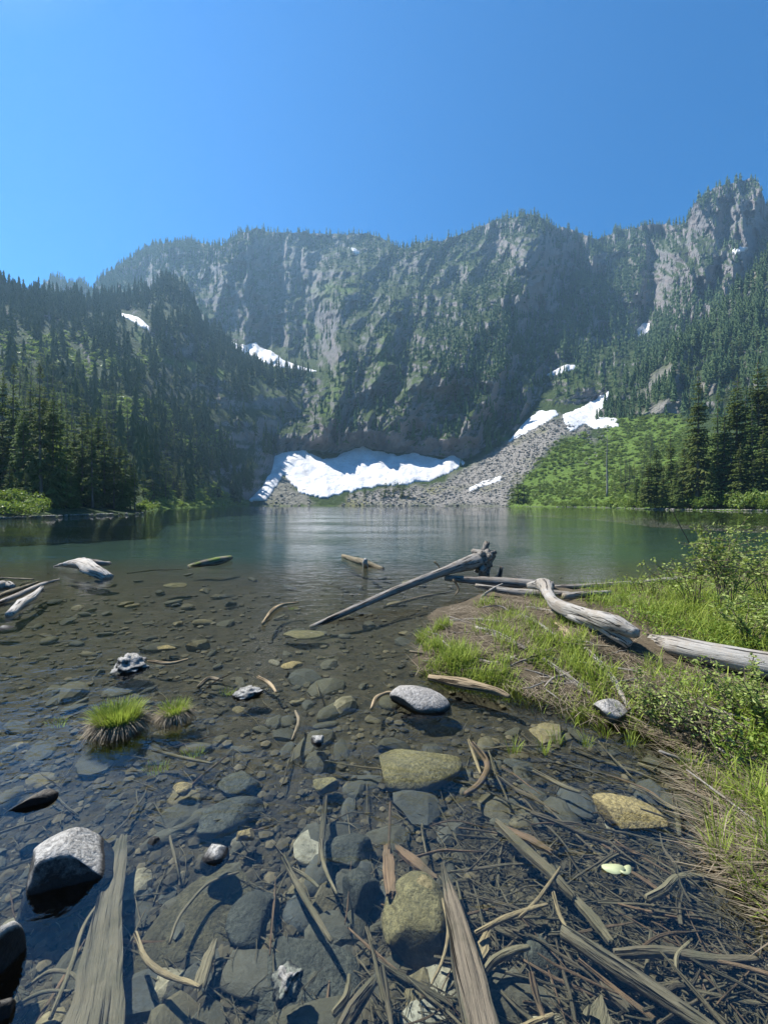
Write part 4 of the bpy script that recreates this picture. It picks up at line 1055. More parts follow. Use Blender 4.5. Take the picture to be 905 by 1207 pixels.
def limb(pts, rads, sides=10, n=16, seed=0, rough=0.12, flat=1.0):
    """V, F, grain of a knotty tapered limb"""
    p = smooth_path(pts, n); r0 = np.interp(np.linspace(0, 1, n), np.linspace(0, 1, len(rads)), rads)
    V, F_ = tube_np(p, r0, sides)
    k = n * sides
    ctr = np.repeat(p, sides, 0); d = V[:k] - ctr
    an = np.tile(np.arange(sides) / sides * 6.283, n); ln = np.repeat(np.concatenate([[0], np.cumsum(np.linalg.norm(np.diff(p, axis=0), axis=1))]), sides)
    rr = np.repeat(r0, sides)
    nz_ = fbm(np.cos(an) * 1.4 + seed * 3.1, np.sin(an) * 1.4, ln / (rr.mean() * 7 + 1e-6), seed, 3)
    d = d * (1 + rough * 1.6 * nz_)[:, None]
    if flat != 1.0: d[:, 2] *= flat
    V[:k] = ctr + d
    tg0 = (p[0] - p[1]) / (np.linalg.norm(p[0] - p[1]) + 1e-9); tg1 = (p[-1] - p[-2]) / (np.linalg.norm(p[-1] - p[-2]) + 1e-9)
    V[-2] += tg0 * r0[0] * 0.25; V[-1] += tg1 * r0[-1] * 0.25
    G = np.zeros((len(V), 3)); G[:k] = np.stack([np.cos(an) * rr, np.sin(an) * rr, ln], -1); G[-2] = (0, 0, 0); G[-1] = (0, 0, ln[-1])
    return V, F_, G
def join_parts(name, parts, smooth=True):
    Vs, Fs, Gs, o = [], [], [], 0
    for v, f, g in parts: Vs.append(v); Fs.append(f + o); Gs.append(g); o += len(v)
    return quads_to_mesh(name, np.concatenate(Vs), np.concatenate(Fs), smooth, {'grain': np.concatenate(Gs)})
def wood_obj(name, parts, mat, label, cat, group=None):
    return tag(obj(name, join_parts(name, parts), mat), label, cat, group)
def G(px, py, z): return tuple(gp(px, py, z))
def Wd(px, py, Y): return tuple(wp(px, py, Y))

# long log with its root wad
lg = tag(obj('driftwood_log', None), 'long pale log slanting out of the water up to an upturned root', 'log')
obj('trunk', join_parts('trunk', [limb([G(366, 740, -0.03), Wd(420, 716, 5.55), Wd(480, 690, 6.3), Wd(530, 671, 6.9), Wd(562, 661, 7.25)], [0.032, 0.05, 0.062, 0.085, 0.15], 14, 60, 3, 0.10)]), M_DRIFT, lg)
rw = []
rr_ = np.random.default_rng(9)
c0 = np.array(Wd(566, 661, 7.3))
for k in range(26):
    d = rr_.normal(size=3) * [0.8, 1.0, 1.0]; d[0] = abs(d[0]) + 0.1; d /= np.linalg.norm(d); ln = rr_.uniform(0.12, 0.32)
    b = c0 + d * 0.02; m_ = c0 + d * ln * 0.55 + rr_.normal(size=3) * 0.03; e = c0 + d * ln + rr_.normal(size=3) * 0.06
    rw.append(limb([b, m_, e], [0.13, 0.085, 0.045], 8, 9, 20 + k, 0.5))
obj('root_wad', join_parts('root_wad', rw), M_DRIFT, lg)
obj('root_prong', join_parts('root_prong', [limb([Wd(578, 684, 7.1), Wd(588, 680, 7.1), Wd(591, 668, 7.1)], [0.05, 0.045, 0.03], 8, 10, 41, 0.15)]), M_DRIFT, lg)

wood_obj('driftwood_log', [limb([Wd(524, 681, 6.9), Wd(580, 686, 6.8), Wd(620, 688, 6.7), Wd(652, 690, 6.6)], [0.05, 0.085, 0.08, 0.07], 12, 24, 5, 0.12)], M_DRIFT, 'grey log lying across the bank directly below the upturned root', 'log', 'logs of the driftwood pile')
wood_obj('driftwood_log', [limb([Wd(648, 693, 6.7), Wd(700, 691, 6.8), Wd(760, 687, 6.9), Wd(800, 683, 7.0), Wd(817, 683, 7.0)], [0.05, 0.055, 0.06, 0.07, 0.05], 12, 26, 6, 0.12)], M_DRIFT, 'slim grey log reaching right toward the leafy shrub', 'log', 'logs of the driftwood pile')
wood_obj('driftwood_log', [limb([Wd(560, 690, 6.3), Wd(600, 697, 6.1), Wd(650, 700, 5.9), Wd(672, 700, 5.9)], [0.03, 0.06, 0.06, 0.03], 10, 18, 7, 0.15)], M_DRIFT, 'short weathered log under the crossing logs of the pile', 'log', 'logs of the driftwood pile')
wood_obj('driftwood_log', [limb([Wd(664, 703, 5.6), Wd(690, 701, 5.7), Wd(720, 698, 5.8)], [0.05, 0.055, 0.03], 10, 14, 8, 0.15)], M_DRIFT, 'brownish log stub right behind the forked log', 'log', 'logs of the driftwood pile')
for pts, r0, lab in (([(534, 683, 6.7), (540, 694, 6.6), (536, 702, 6.5)], 0.022, 'thin crooked branch hanging from the pile beneath the root'), ([(568, 703, 5.9), (580, 694, 6.1), (592, 688, 6.3)], 0.02, 'thin pale branch leaning on the pile near the water'), ([(512, 662, 7.0), (517, 668, 6.95), (516, 676, 6.9)], 0.02, 'short dark stub standing beside the long log')):
    wood_obj('branch', [limb([Wd(*p) for p in pts], [r0, r0 * 0.8, r0 * 0.5], 7, 9, 9, 0.15)], M_DRIFT if 'pale' in lab else M_SUNK, lab, 'branch')
fl = tag(obj('forked_log', None), 'white forked log with a broken end lying across the grassy bank', 'log')
obj('trunk', join_parts('trunk', [limb([G(622, 690, 0.32), G(640, 689, 0.38), G(646, 700, 0.33), G(656, 712, 0.31), G(690, 725, 0.34), G(722, 736, 0.36), G(750, 747, 0.34)], [0.04, 0.10, 0.065, 0.075, 0.085, 0.105, 0.05], 16, 64, 12, 0.32)]), M_DRIFT_W, fl)
for fk_ in [limb([G(652, 712, 0.28), G(676, 726, 0.28), G(692, 735, 0.25), G(702, 742, 0.22)], [0.05, 0.065, 0.05, 0.02], 10, 20, 13, 0.3), limb([G(708, 734, 0.32), G(728, 748, 0.27), G(742, 760, 0.2)], [0.08, 0.075, 0.05], 10, 16, 14, 0.3)]:
    obj('fork', join_parts('fork', [fk_]), M_DRIFT_W, fl)
wood_obj('fallen_trunk', [limb([G(768, 755, 0.14), G(800, 763, 0.23), G(860, 776, 0.25), G(930, 790, 0.25), G(1000, 805, 0.25)], [0.06, 0.095, 0.105, 0.11, 0.11], 16, 50, 15, 0.12)], M_DRIFT_W, 'thick pale fallen trunk half sunk in the greenery at the right edge', 'log')
for pts, rr0, lab in (([(505, 790), (545, 797), (585, 806), (600, 812)], 0.05, 'ragged pinkish slab of rotten wood under the tall grass clump'), ([(560, 738), (590, 752), (620, 765)], 0.035, 'weathered stick lying through the matted bank, nearest the tall grass'),
                      ([(655, 738), (668, 752), (676, 770)], 0.05, 'pale rotten slab leaning below the forked log'), ([(600, 722), (630, 735), (655, 752)], 0.03, 'grey stick among the dead grass left of the forked log'),
                      ([(690, 770), (720, 800), (745, 830)], 0.03, 'grey stick running down the bank toward the water'), ([(640, 775), (680, 800), (700, 812)], 0.03, 'weathered stick in the dead grass at mid bank'),
                      ([(530, 725), (560, 728), (590, 735)], 0.03, 'weathered stick at the left tip of the bank'), ([(545, 765), (580, 775), (610, 770)], 0.025, 'short stick behind the tall grass clump')):
    P = [np.array(gp(x, y, 0.12)) for x, y in pts]
    P = [np.array((p[0], p[1], max(0.03, float(bed_z(p[0], p[1]))) + rr0 * 0.6)) for p in P]
    wood_obj('driftwood_stick', [limb(P, [rr0 * 0.7, rr0, rr0 * 0.8, rr0 * 0.4][:len(P) + 1], 9, 16, len(lab), 0.22, 0.7)], M_DRIFT if 'rotten' not in lab else M_PALESTICK, lab, 'stick')

# wood standing in the open water
dw = tag(obj('driftwood_stump', None), 'bleached white stump fragment in the water at left', 'driftwood')
obj('slab', join_parts('slab', [limb([G(72, 666, 0.10), G(95, 664, 0.2), G(112, 672, 0.14), G(128, 681, 0.0)], [0.05, 0.16, 0.17, 0.12], 16, 30, 51, 0.4, 0.7)]), M_DRIFT_W, dw)
for fk_ in [limb([G(96, 663, 0.22), G(110, 662, 0.22), G(122, 664, 0.18), G(129, 664, 0.12)], [0.08, 0.07, 0.06, 0.05], 10, 12, 52, 0.25), limb([G(96, 666, 0.05), G(80, 664, 0.05), G(64, 668, 0.0)], [0.07, 0.05, 0.02], 8, 9, 53, 0.2)]:
    obj('prong', join_parts('prong', [fk_]), M_DRIFT, dw)
wood_obj('floating_log', [limb([G(222, 668, -0.03), G(240, 664, 0.04), G(258, 661, 0.08), G(272, 657, 0.08)], [0.05, 0.09, 0.11, 0.06], 12, 18, 54, 0.2)], M_MOSSLOG, 'mossy dark log floating left of centre', 'log')
dh = tag(obj('floating_log', None), 'brown half-sunk log with a short upright stub at mid lake', 'log')
obj('trunk', join_parts('trunk', [limb([G(404, 655, 0.03), G(425, 662, 0.05), G(452, 671, -0.03)], [0.05, 0.09, 0.05], 10, 16, 55, 0.2)]), M_SUNK, dh)
obj('stub', join_parts('stub', [limb([G(431, 667, 0.0), G(430, 663, 0.18), G(431, 659, 0.27)], [0.07, 0.06, 0.045], 9, 9, 56, 0.15)]), M_DRIFT_W, dh)
for pts, r0, mat, lab in (([(-14, 716), (20, 702), (52, 688), (70, 683)], 0.045, M_DRIFT, 'long grey branch slanting out of the left edge'), ([(-10, 706), (20, 695), (45, 686)], 0.04, M_SUNK, 'brown branch above the long grey branch at the left edge'),
                          ([(12, 724), (25, 712), (38, 704), (50, 692)], 0.07, M_DRIFT_W, 'white splintered wood under the crossed branches at left'), ([(-12, 694), (6, 690), (16, 691)], 0.11, M_DRIFT, 'ragged grey stump at the left edge'),
                          ([(0, 681), (40, 683)], 0.02, M_SUNK, 'thin straight stick floating at the left edge'), ([(150, 676), (180, 672), (215, 671)], 0.018, M_SUNK, 'thin sunken pole between the white stump and mossy log'),
                          ([(310, 735), (320, 721), (333, 713), (352, 710)], 0.03, M_PALESTICK, 'curved lichen-covered branch left of the long log end'),
                          ([(452, 716), (500, 703), (535, 697)], 0.025, M_SUNK_D, 'dark sunken pole beneath the long log')):
    z = 0.03 if 'sunken' not in lab else -0.02
    wood_obj('branch', [limb([G(x, y, z) for x, y in pts], [r0 * 0.7, r0, r0 * 0.8, r0 * 0.4][:len(pts) + 1], 9, 16, len(lab), 0.18)], mat, lab, 'branch')

# sunken planks and sticks at the bottom of the picture: rows are photo pixels with a width in pixels
def plank(rows, z, th, mat, label, seed, name='plank'):
    r = np.random.default_rng(seed); n = 26
    R_ = np.array(rows, float); t = np.linspace(0, 1, n); k = np.linspace(0, 1, len(R_))
    cx, cyy, w = np.interp(t, k, R_[:, 0]), np.interp(t, k, R_[:, 1]), np.interp(t, k, R_[:, 2])
    c = np.array([gp(a, b, z) for a, b in zip(cx, cyy)]); hw = w / FOC * c[:, 1] / 2
    tg = np.gradient(c, axis=0); tg /= np.linalg.norm(tg, axis=1, keepdims=True); sd_ = np.cross(tg, [0, 0, 1.0])
    m = 9; u_ = np.linspace(-1, 1, m); V, Gr = [], []
    ln = np.concatenate([[0], np.cumsum(np.linalg.norm(np.diff(c, axis=0), axis=1))])
    eL = 1 + 0.12 * vnoise(t * 9, t * 0 + seed, None, seed); eR = 1 + 0.12 * vnoise(t * 9, t * 0 + seed + 5, None, seed + 1)
    for top in (1, 0):
        for i in range(n):
            for j, a in enumerate(u_):
                e = eL[i] if a < 0 else eR[i]
                p = c[i] + sd_[i] * hw[i] * a * e
                hgt = (th * (0.75 + 0.25 * math.sqrt(max(0, 1 - a * a))) if top else -th * 0.6) * (0.5 + 0.5 * min(1, hw[i] / (hw.max() * 0.6)))
                if i in (0, n - 1): p = p + tg[i] * hw[i] * 0.9 * r.normal() * 0.5
                V.append(p + np.array([0, 0, hgt + (0.2 * th * vnoise(np.array(a * 4), np.array(t[i] * 2), None, seed) if top else 0)])); Gr.append((a * hw[i], 0.0 if top else 0.05, ln[i]))
    f = grid_faces(n, m); N0 = n * m; F_ = [f[:, ::-1], f + N0]
    b = np.concatenate([np.arange(m), np.arange(1, n) * m + m - 1, (n - 1) * m + np.arange(m - 2, -1, -1), np.arange(n - 2, 0, -1) * m]); b2 = np.roll(b, -1)
    F_.append(np.stack([b, b2, b2 + N0, b + N0], 1)); F_ = np.concatenate(F_)
    return tag(obj(name, mesh_np(name, np.array(V), F_, False, {'grain': np.array(Gr)}), mat), label, 'plank')
plank([(144, 988, 11), (136, 1030, 22), (126, 1090, 30), (118, 1150, 44), (108, 1215, 66), (104, 1250, 70)], -0.055, 0.02, M_PLANK, 'long weathered board under water at bottom left, widening downward', 401)
plank([(521, 1022, 3), (532, 1065, 17), (545, 1120, 29), (560, 1180, 38), (572, 1240, 44)], -0.03, 0.035, M_PLANK, 'pointed weathered post under water at bottom centre', 402, 'post')
plank([(255, 1108, 4), (246, 1130, 12), (234, 1165, 15)], -0.09, 0.012, M_SUNK, 'short pointed splinter of wood lower right of the mossy slab', 403)
plank([(456, 997, 9), (458, 1022, 14), (461, 1055, 12)], -0.05, 0.012, M_REDSTICK, 'upright brown bark strip above the ochre boulder', 404)
plank([(468, 1000, 8), (490, 1018, 11), (513, 1036, 7)], -0.05, 0.012, M_REDSTICK, 'slanting bark strip touching the tip of the post', 405)
plank([(585, 970, 6), (620, 1003, 12), (650, 1030, 12), (676, 1058, 7)], -0.05, 0.016, M_SUNK, 'long split board slanting through the sunken sticks', 406)
plank([(676, 1058, 8), (700, 1085, 11), (720, 1112, 7)], -0.06, 0.014, M_SUNK, 'board continuing the long split one toward the lower right', 407)
plank([(575, 1100, 6), (568, 1120, 14), (562, 1138, 8)], -0.07, 0.01, M_PALESTICK, 'short orange wood chip right of the post', 408)
plank([(705, 1207, 30), (708, 1190, 16), (708, 1175, 3)], -0.05, 0.012, M_SUNK, 'small pointed chip of wood at the bottom edge', 409)
plank([(590, 975, 6), (625, 990, 9), (650, 1005, 5)], -0.06, 0.01, M_REDSTICK, 'thin reddish strip beside the long split board', 410)
plank([(865, 1030, 10), (868, 1055, 12), (866, 1080, 8)], -0.08, 0.01, M_REDSTICK, 'reddish strip under water by the right bank', 411)
plank([(700, 1140, 8), (716, 1165, 14), (740, 1190, 10)], -0.09, 0.01, M_SUNK_D, 'dark board under the long log at lower right', 412)

HS = [  # width px, z, material, label, points
    (19, -0.035, M_PLANK, 'thick long pole slanting to the bottom right corner', [(662, 1096), (700, 1122), (750, 1155), (800, 1188), (852, 1222)]),
    (10, -0.05, M_SUNK_D, 'long level pole at lower right', [(724, 1124), (780, 1122), (840, 1130), (896, 1130)]),
    (6, -0.03, M_PALESTICK, 'curved yellow peeled stick at lower left', [(160, 1100), (172, 1130), (195, 1148), (222, 1158), (236, 1163)]),
    (3.5, -0.05, M_SUNK, 'thin bent twig over the mossy slab', [(200, 1112), (212, 1080), (240, 1046), (262, 1034), (282, 1028)]),
    (7, -0.04, M_SUNK, 'straight slim stick left of centre near the bottom', [(334, 1010), (352, 1046), (372, 1080), (391, 1110)]),
    (4, -0.05, M_SUNK, 'thin twig crossing the straight slim stick', [(345, 1024), (362, 1034), (376, 1046)]),
    (4.5, -0.05, M_SUNK, 'slightly bent twig above the slate stone', [(378, 990), (382, 1020), (397, 1054)]),
    (3, -0.02, M_REDSTICK, 'thin upright twig above the bark strip', [(460, 946), (459, 975), (458, 1000)]),
    (16, -0.05, M_SUNK_D, 'thick grey stick at the bottom edge left of the post', [(402, 1215), (420, 1185), (441, 1156)]),
    (9, -0.06, M_SUNK, 'stick beside the thick grey one at the bottom edge', [(393, 1195), (408, 1175), (412, 1150)]),
    (8, -0.06, M_SUNK_D, 'dark stick under the ochre boulder', [(450, 1140), (456, 1175), (462, 1215)]),
    (4, -0.03, M_PALESTICK, 'thin pale twig curving along the left side of the post', [(521, 1060), (528, 1095), (522, 1130), (508, 1160)]),
    (8, -0.04, M_SUNK, 'stick curving right of the post', [(568, 1150), (582, 1132), (606, 1120), (624, 1116)]),
    (4, -0.03, M_PALESTICK, 'thin twig rising right of the post', [(612, 1082), (632, 1062), (648, 1040), (660, 1022)]),
    (5, -0.03, M_PALESTICK, 'pale twig leaning across the sticks right of the post', [(560, 1100), (595, 1082), (630, 1070), (645, 1066)]),
    (5, -0.02, M_PALESTICK, 'pale peeled twig above the thick long pole', [(652, 1052), (658, 1075), (668, 1096)]),
    (8, -0.04, M_REDSTICK, 'upright reddish stick at the bottom right of the post', [(626, 1148), (632, 1175), (642, 1204)]),
    (7, -0.04, M_PALESTICK, 'pale stick lying at the bottom edge right of the post', [(612, 1214), (630, 1205), (652, 1196)]),
    (9, -0.04, M_SUNK, 'branch bending right below the pale leaf', [(762, 1060), (782, 1050), (800, 1034), (838, 1034)]),
    (5, -0.04, M_SUNK, 'hooked twig above the level pole', [(797, 1146), (798, 1126), (812, 1110)]),
    (8, -0.05, M_REDSTICK, 'curved root above the olive boulder right side', [(556, 876), (574, 900), (566, 922), (548, 936)]),
    (4, -0.04, M_PALESTICK, 'thin straight twig beside the curved root', [(552, 872), (560, 895), (566, 912)]),
    (5, -0.04, M_SUNK, 'twig below the grassy bank pointing at the yellow slab', [(628, 908), (660, 925), (684, 934)]),
    (7, -0.04, M_SUNK_D, 'dark stick upright right of the yellow slab', [(793, 935), (798, 965), (800, 985)]),
    (7, -0.06, M_SUNK_D, 'slanting dark stick left of the olive boulder', [(384, 940), (380, 985), (376, 1020)]),
    (5, -0.05, M_SUNK, 'long thin root left of the board', [(60, 1200), (84, 1140), (100, 1090), (128, 1050)]),
    (4, -0.05, M_SUNK, 'looping thin root at lower left', [(30, 1165), (60, 1145), (88, 1150), (98, 1175), (84, 1207)]),
    (4, -0.05, M_SUNK_D, 'thin root crossing the looping one', [(10, 1190), (50, 1170), (84, 1168)]),
    (4, 0.01, M_PALESTICK, 'thin curved stick in the middle shallows', [(438, 835), (444, 822), (460, 816), (474, 822)]),
    (5, 0.0, M_SUNK, 'bent branch beside the debris clump', [(234, 810), (246, 800), (262, 802)]),
    (4, 0.0, M_PALESTICK, 'arched twig right of the debris clump', [(304, 798), (318, 806), (326, 816)]),
    (4, 0.0, M_SUNK, 'twig in the shallows left of the olive boulder', [(345, 872), (352, 850), (348, 838)]),
    (4, -0.02, M_SUNK, 'long thin twig under the debris clump', [(180, 884), (215, 893), (250, 900)]),
    (4, 0.0, M_PALESTICK, 'forked twig right of the speckled lump', [(175, 779), (200, 782), (222, 777)]),
    (1.1, 0.25, M_SUNK_D, 'thin bare twig leaning over the water before the right shore', [(812, 640), (800, 618), (792, 602)])]
for k, (w, z, mat, lab, pts) in enumerate(HS):
    P = [np.array(gp(x, y, z if len(pts) < 2 else z)) for x, y in pts] if 'leaning over' not in lab else [np.array(wp(x, y, 6.5)) for x, y in pts]
    r0 = w / FOC * P[len(P) // 2][1] / 2
    wood_obj('stick', [limb(P, [r0 * 0.85, r0 * 1.05, r0 * 0.9, r0 * 0.6], 8, 18, k + 60, 0.16)], mat, lab, 'stick')

# the tangle of sunken sticks: those one can pick apart, then the litter
STK = []
for s in range(14):
    r = np.random.default_rng(500 + s); m = 5
    P = np.stack([np.linspace(-0.5, 0.5, m), np.cumsum(r.normal(size=m)) * (0.02 if s % 3 else 0.07), r.normal(size=m) * 0.01], -1)
    q = r.uniform(0.010, 0.03)
    v, f, g = limb(P, [q * 0.7, q, q * 0.9, q * 0.4], 6, 10, s, 0.2)
    STK.append((v, f, g, q))
def stick_mesh(k, mat, nm):
    v, f, g, q = STK[k]; me = quads_to_mesh(nm, v, f, True, {'grain': g}); me.materials.append(mat); return me
SM = [stick_mesh(k, (M_SUNK, M_SUNK_D, M_SUNK, M_REDSTICK, M_SUNK_D)[k % 5], 'stick') for k in range(14)]
rt = np.random.default_rng(91); cnt = 0
def tangle(x, y):
    a = 0.10
    if y > 870: a += 0.25 * float(sstep(330, 560, x))
    if y > 960: a += 0.75 * float(sstep(480, 600, x))
    return min(1, a)
while cnt < 260:
    x, y = rt.uniform(-10, 915), rt.uniform(770, 1225)
    if rt.random() > tangle(x, y): continue
    g = gp(x, y, -0.1)
    if bank_sd(g.x, g.y) > -0.05: continue
    zb_ = float(bed_z(g.x, g.y)); z = zb_ + rt.uniform(0.02, max(0.03, min(0.09, -0.015 - zb_)))
    z = min(z, -0.012); g = gp(x, y, z); k = rt.integers(14)
    ln = rt.uniform(0.10, 0.42) * (1 + 0.1 * g.y); an = rt.normal() * 0.55 - 0.55 if x > 500 else rt.uniform(0, 3.14)
    if rt.random() < 0.25: an = rt.uniform(0, 3.14)
    o = obj('stick', SM[k], None, None, g, (rt.uniform(0, 6.28), rt.normal() * 0.05, an), (ln, ln * rt.uniform(0.5, 1.2), ln * rt.uniform(0.5, 1.0)))
    LOOSE.append((o, x, y, ('reddish' if k % 5 == 3 else 'dark' if k % 5 in (1, 4) else 'brown') + ' sunken stick'))
    tag(o, None, 'stick', 'sunken sticks ' + ('lower right' if x > 560 and y > 960 else 'by the bank' if x > 560 else 'lower left' if x < 330 and y > 960 else 'by the boulders' if y > 860 else 'middle shallows')); cnt += 1
def litter(n, seed):
    r = np.random.default_rng(seed); Vs, Fs, Gs, off = [], [], [], 0; c = 0
    while c < n:
        x, y = r.uniform(-80, 985), r.uniform(700, 1300)
        if r.random() > tangle(x, y) + 0.04: continue
        g = gp(x, y, -0.12)
        if bank_sd(g.x, g.y) > 0.0: continue
        z = float(bed_z(g.x, g.y)) + r.uniform(0.005, 0.05); g = gp(x, y, min(z, -0.01))
        v, f, gr, q = STK[r.integers(14)]; ln = r.uniform(0.04, 0.22); a = r.normal() * 0.6 - 0.55 if r.random() < 0.7 else r.uniform(0, 3.14)
        w = v[::1] * [ln, ln * 0.7, ln * 0.7]; ca, sa = math.cos(a), math.sin(a)
        Vs.append(np.stack([w[:, 0] * ca - w[:, 1] * sa + g.x, w[:, 0] * sa + w[:, 1] * ca + g.y, w[:, 2] + g.z + w[:, 0] * r.normal() * 0.1], -1)); Fs.append(f + off); Gs.append(gr + r.random()); off += len(v); c += 1
    me = quads_to_mesh('twig_litter', np.concatenate(Vs), np.concatenate(Fs), True, {'grain': np.concatenate(Gs)})
    return tag(obj('twig_litter', me, M_SUNK), 'fine twig and bark litter on the lake bed', 'litter', None, 'stuff')
litter(3200, 92)

# pale leaf on the water
lv = []
for cx_, cy_, s, a in ((722, 1023, 0.048, 0.0), (737, 1025, 0.032, 0.5)):
    g = gp(cx_, cy_, 0.004); th_ = np.linspace(0, 6.283, 17)[:-1]
    lv.append([(g.x + s * math.cos(t) * math.cos(a) - 0.5 * s * math.sin(t) * math.sin(a), g.y + s * math.cos(t) * math.sin(a) + 0.5 * s * math.sin(t) * math.cos(a), 0.004 + 0.004 * math.cos(2 * t)) for t in th_])
M_LEAF1 = m_leaf('floating_leaf', (0.36, 0.40, 0.22), (0.42, 0.45, 0.27), 0.2)
for i, ring in enumerate(lv):
    c = np.mean(ring, axis=0); V = np.array(ring + [tuple(c + [0, 0, -0.004])] + [(a, b, z - 0.0015) for a, b, z in ring]); T = np.array([(k, (k + 1) % 16, 16) for k in range(16)] + [(17 + k, 17 + (k + 1) % 16, (k + 1) % 16) for k in range(16)] + [(17 + k, (k + 1) % 16, k) for k in range(16)])
    tag(obj('floating_leaf', mesh_np('floating_leaf', V, T, True, {'tint': np.full(len(V), 0.5)}), M_LEAF1), 'pale green leaf floating below the yellow slab, %s of the pair' % ('larger' if i == 0 else 'smaller'), 'leaf', 'floating leaves')

BM = [stick_mesh(k, (M_DRIFT, M_SUNK, M_DRIFT)[k % 3], 'bank_stick') for k in range(14)]
for x, y in in_poly([(500, 745), (540, 714), (620, 700), (700, 745), (800, 800), (905, 860), (900, 1010), (850, 950), (820, 880), (740, 850), (600, 805), (510, 786)], 64, rt):
    g = gp(x, y, 0.14); z = max(0.03, float(bed_z(g.x, g.y))) + 0.03; g = gp(x, y, z); k = int(rt.integers(14)); ln = rt.uniform(0.2, 0.6)
    o = obj('bank_stick', BM[k], None, None, g, (rt.uniform(0, 6.28), rt.normal() * 0.08, -0.7 + rt.normal() * 0.5), (ln, ln, ln * 0.8))
    tag(o, None, 'stick', 'weathered sticks lying on the bank'); LOOSE.append((o, x, y, ('brown' if k % 3 == 1 else 'grey') + ' stick on the bank'))
# each loose stone and stick is told apart by the nearest landmark
MARKS = [(76, 1020, 'the white-topped rock'), (38, 942, 'the flat black rock'), (257, 1003, 'the grey rock tip'), (338, 1150, 'the white-crusted stone'), (495, 823, 'the pale grey rock'), (490, 902, 'the olive-tan boulder'),
         (735, 955, 'the yellow slab'), (490, 1078, 'the ochre boulder'), (153, 781, 'the speckled lump'), (357, 748, 'the flat tan stone'), (245, 1085, 'the mossy slab'), (295, 812, 'the debris clump'), (138, 838, 'the larger grass tuft'),
         (100, 668, 'the white stump'), (250, 658, 'the mossy log'), (430, 660, 'the half-sunk log'), (545, 1100, 'the pointed post'), (728, 1023, 'the pale leaf'), (750, 1155, 'the thick long pole'), (830, 1125, 'the level pole'),
         (125, 1110, 'the long board'), (630, 1015, 'the split board'), (25, 700, 'the left crossed branches'), (8, 742, 'the white edge rock'), (600, 850, 'the muddy bank edge'), (345, 785, 'the orange-tan stone'), (550, 775, 'the tall grass clump'), (690, 728, 'the forked log'), (850, 778, 'the fallen trunk'), (722, 835, 'the bank rock')]
buckets = {}
for o, x, y, what in LOOSE:
    d = [math.hypot(x - a, y - b) for a, b, _ in MARKS]; i = int(np.argmin(d)); a, b, nm = MARKS[i]; dx, dy = x - a, y - b
    way = ('right of' if dx > 0 else 'left of') if abs(dx) > abs(dy) else ('below' if dy > 0 else 'above')
    buckets.setdefault((what, way, nm), []).append((d[i], o))
for (what, way, nm), lst in buckets.items():
    lst.sort(key=lambda q: q[0])
    for k, (_, o) in enumerate(lst):
        o['label'] = '%s %s %s' % (what, way, nm) + ('' if len(lst) == 1 else ', nearest to it' if k == 0 else ', %s nearest to it' % ORD[k])
# ------------------------------------------------------------------ grass, dead grass and shrubs of the bank
def m_blade(name, c1, c2, tr):
    t = NT(name); a = t.attr('tint', 2)
    col = t.mix(a, c1, c2)
    return t.finish(col, 0.6, None, 0.25, (col, tr))
M_GRASS = m_blade('green_grass', (0.09, 0.15, 0.016), (0.36, 0.43, 0.075), 0.4)
M_STRAW = m_blade('dead_grass', (0.085, 0.066, 0.043), (0.33, 0.275, 0.195), 0.15)
def blades(P, h, w, az, lean, curl, tint):
    """curved tapering blades; all arguments per blade"""
    n = len(P); d = np.stack([np.cos(az), np.sin(az), 0 * az], -1); s = np.stack([-np.sin(az), np.cos(az), 0 * az], -1)
    V = []
    for t, k in ((0, 1.0), (0.4, 0.9), (0.75, 0.6)):
        ang = lean + curl * t
        c = P + d * (h * t * np.sin(ang))[:, None]; c = c + np.array([0, 0, 1.0]) * (h * t * np.cos(ang))[:, None]
        V += [c - s * (w * k / 2)[:, None], c + s * (w * k / 2)[:, None]]
    ang = lean + curl
    V.append(P + d * (h * np.sin(ang))[:, None] + np.array([0, 0, 1.0]) * (h * np.cos(ang))[:, None])
    V = np.stack(V, 1).reshape(-1, 3)
    T = np.array([[0, 1, 3], [0, 3, 2], [2, 3, 5], [2, 5, 4], [4, 5, 6]])
    T = (T[None] + (np.arange(n) * 7)[:, None, None]).reshape(-1, 3)
    return V, T, np.repeat(tint, 7)
def blade_mesh(name, r, P, h, w, lean, curl, tint=None, az=None):
    n = len(P)
    v, t, c = blades(P, h, w, r.uniform(0, 6.283, n) if az is None else az, lean, curl, np.clip(r.uniform(0, 1, n) if tint is None else tint, 0, 1))
    return mesh_np(name, v, t, False, {'tint': c})
rg = np.random.default_rng(123)
def px_points(poly, n, z=0.15, clump=0.0, cn=40):
    pts = in_poly(poly, n, rg)
    P = np.array([gp(x, y, z) for x, y in pts])
    if clump > 0:
        cs = P[rg.integers(len(P), size=cn)]
        P = cs[rg.integers(cn, size=n)] + rg.normal(size=(n, 3)) * clump
    P[:, 2] = bed_z(P[:, 0], P[:, 1]) - 0.01
    return P
VS, TS, CS = [], [], []
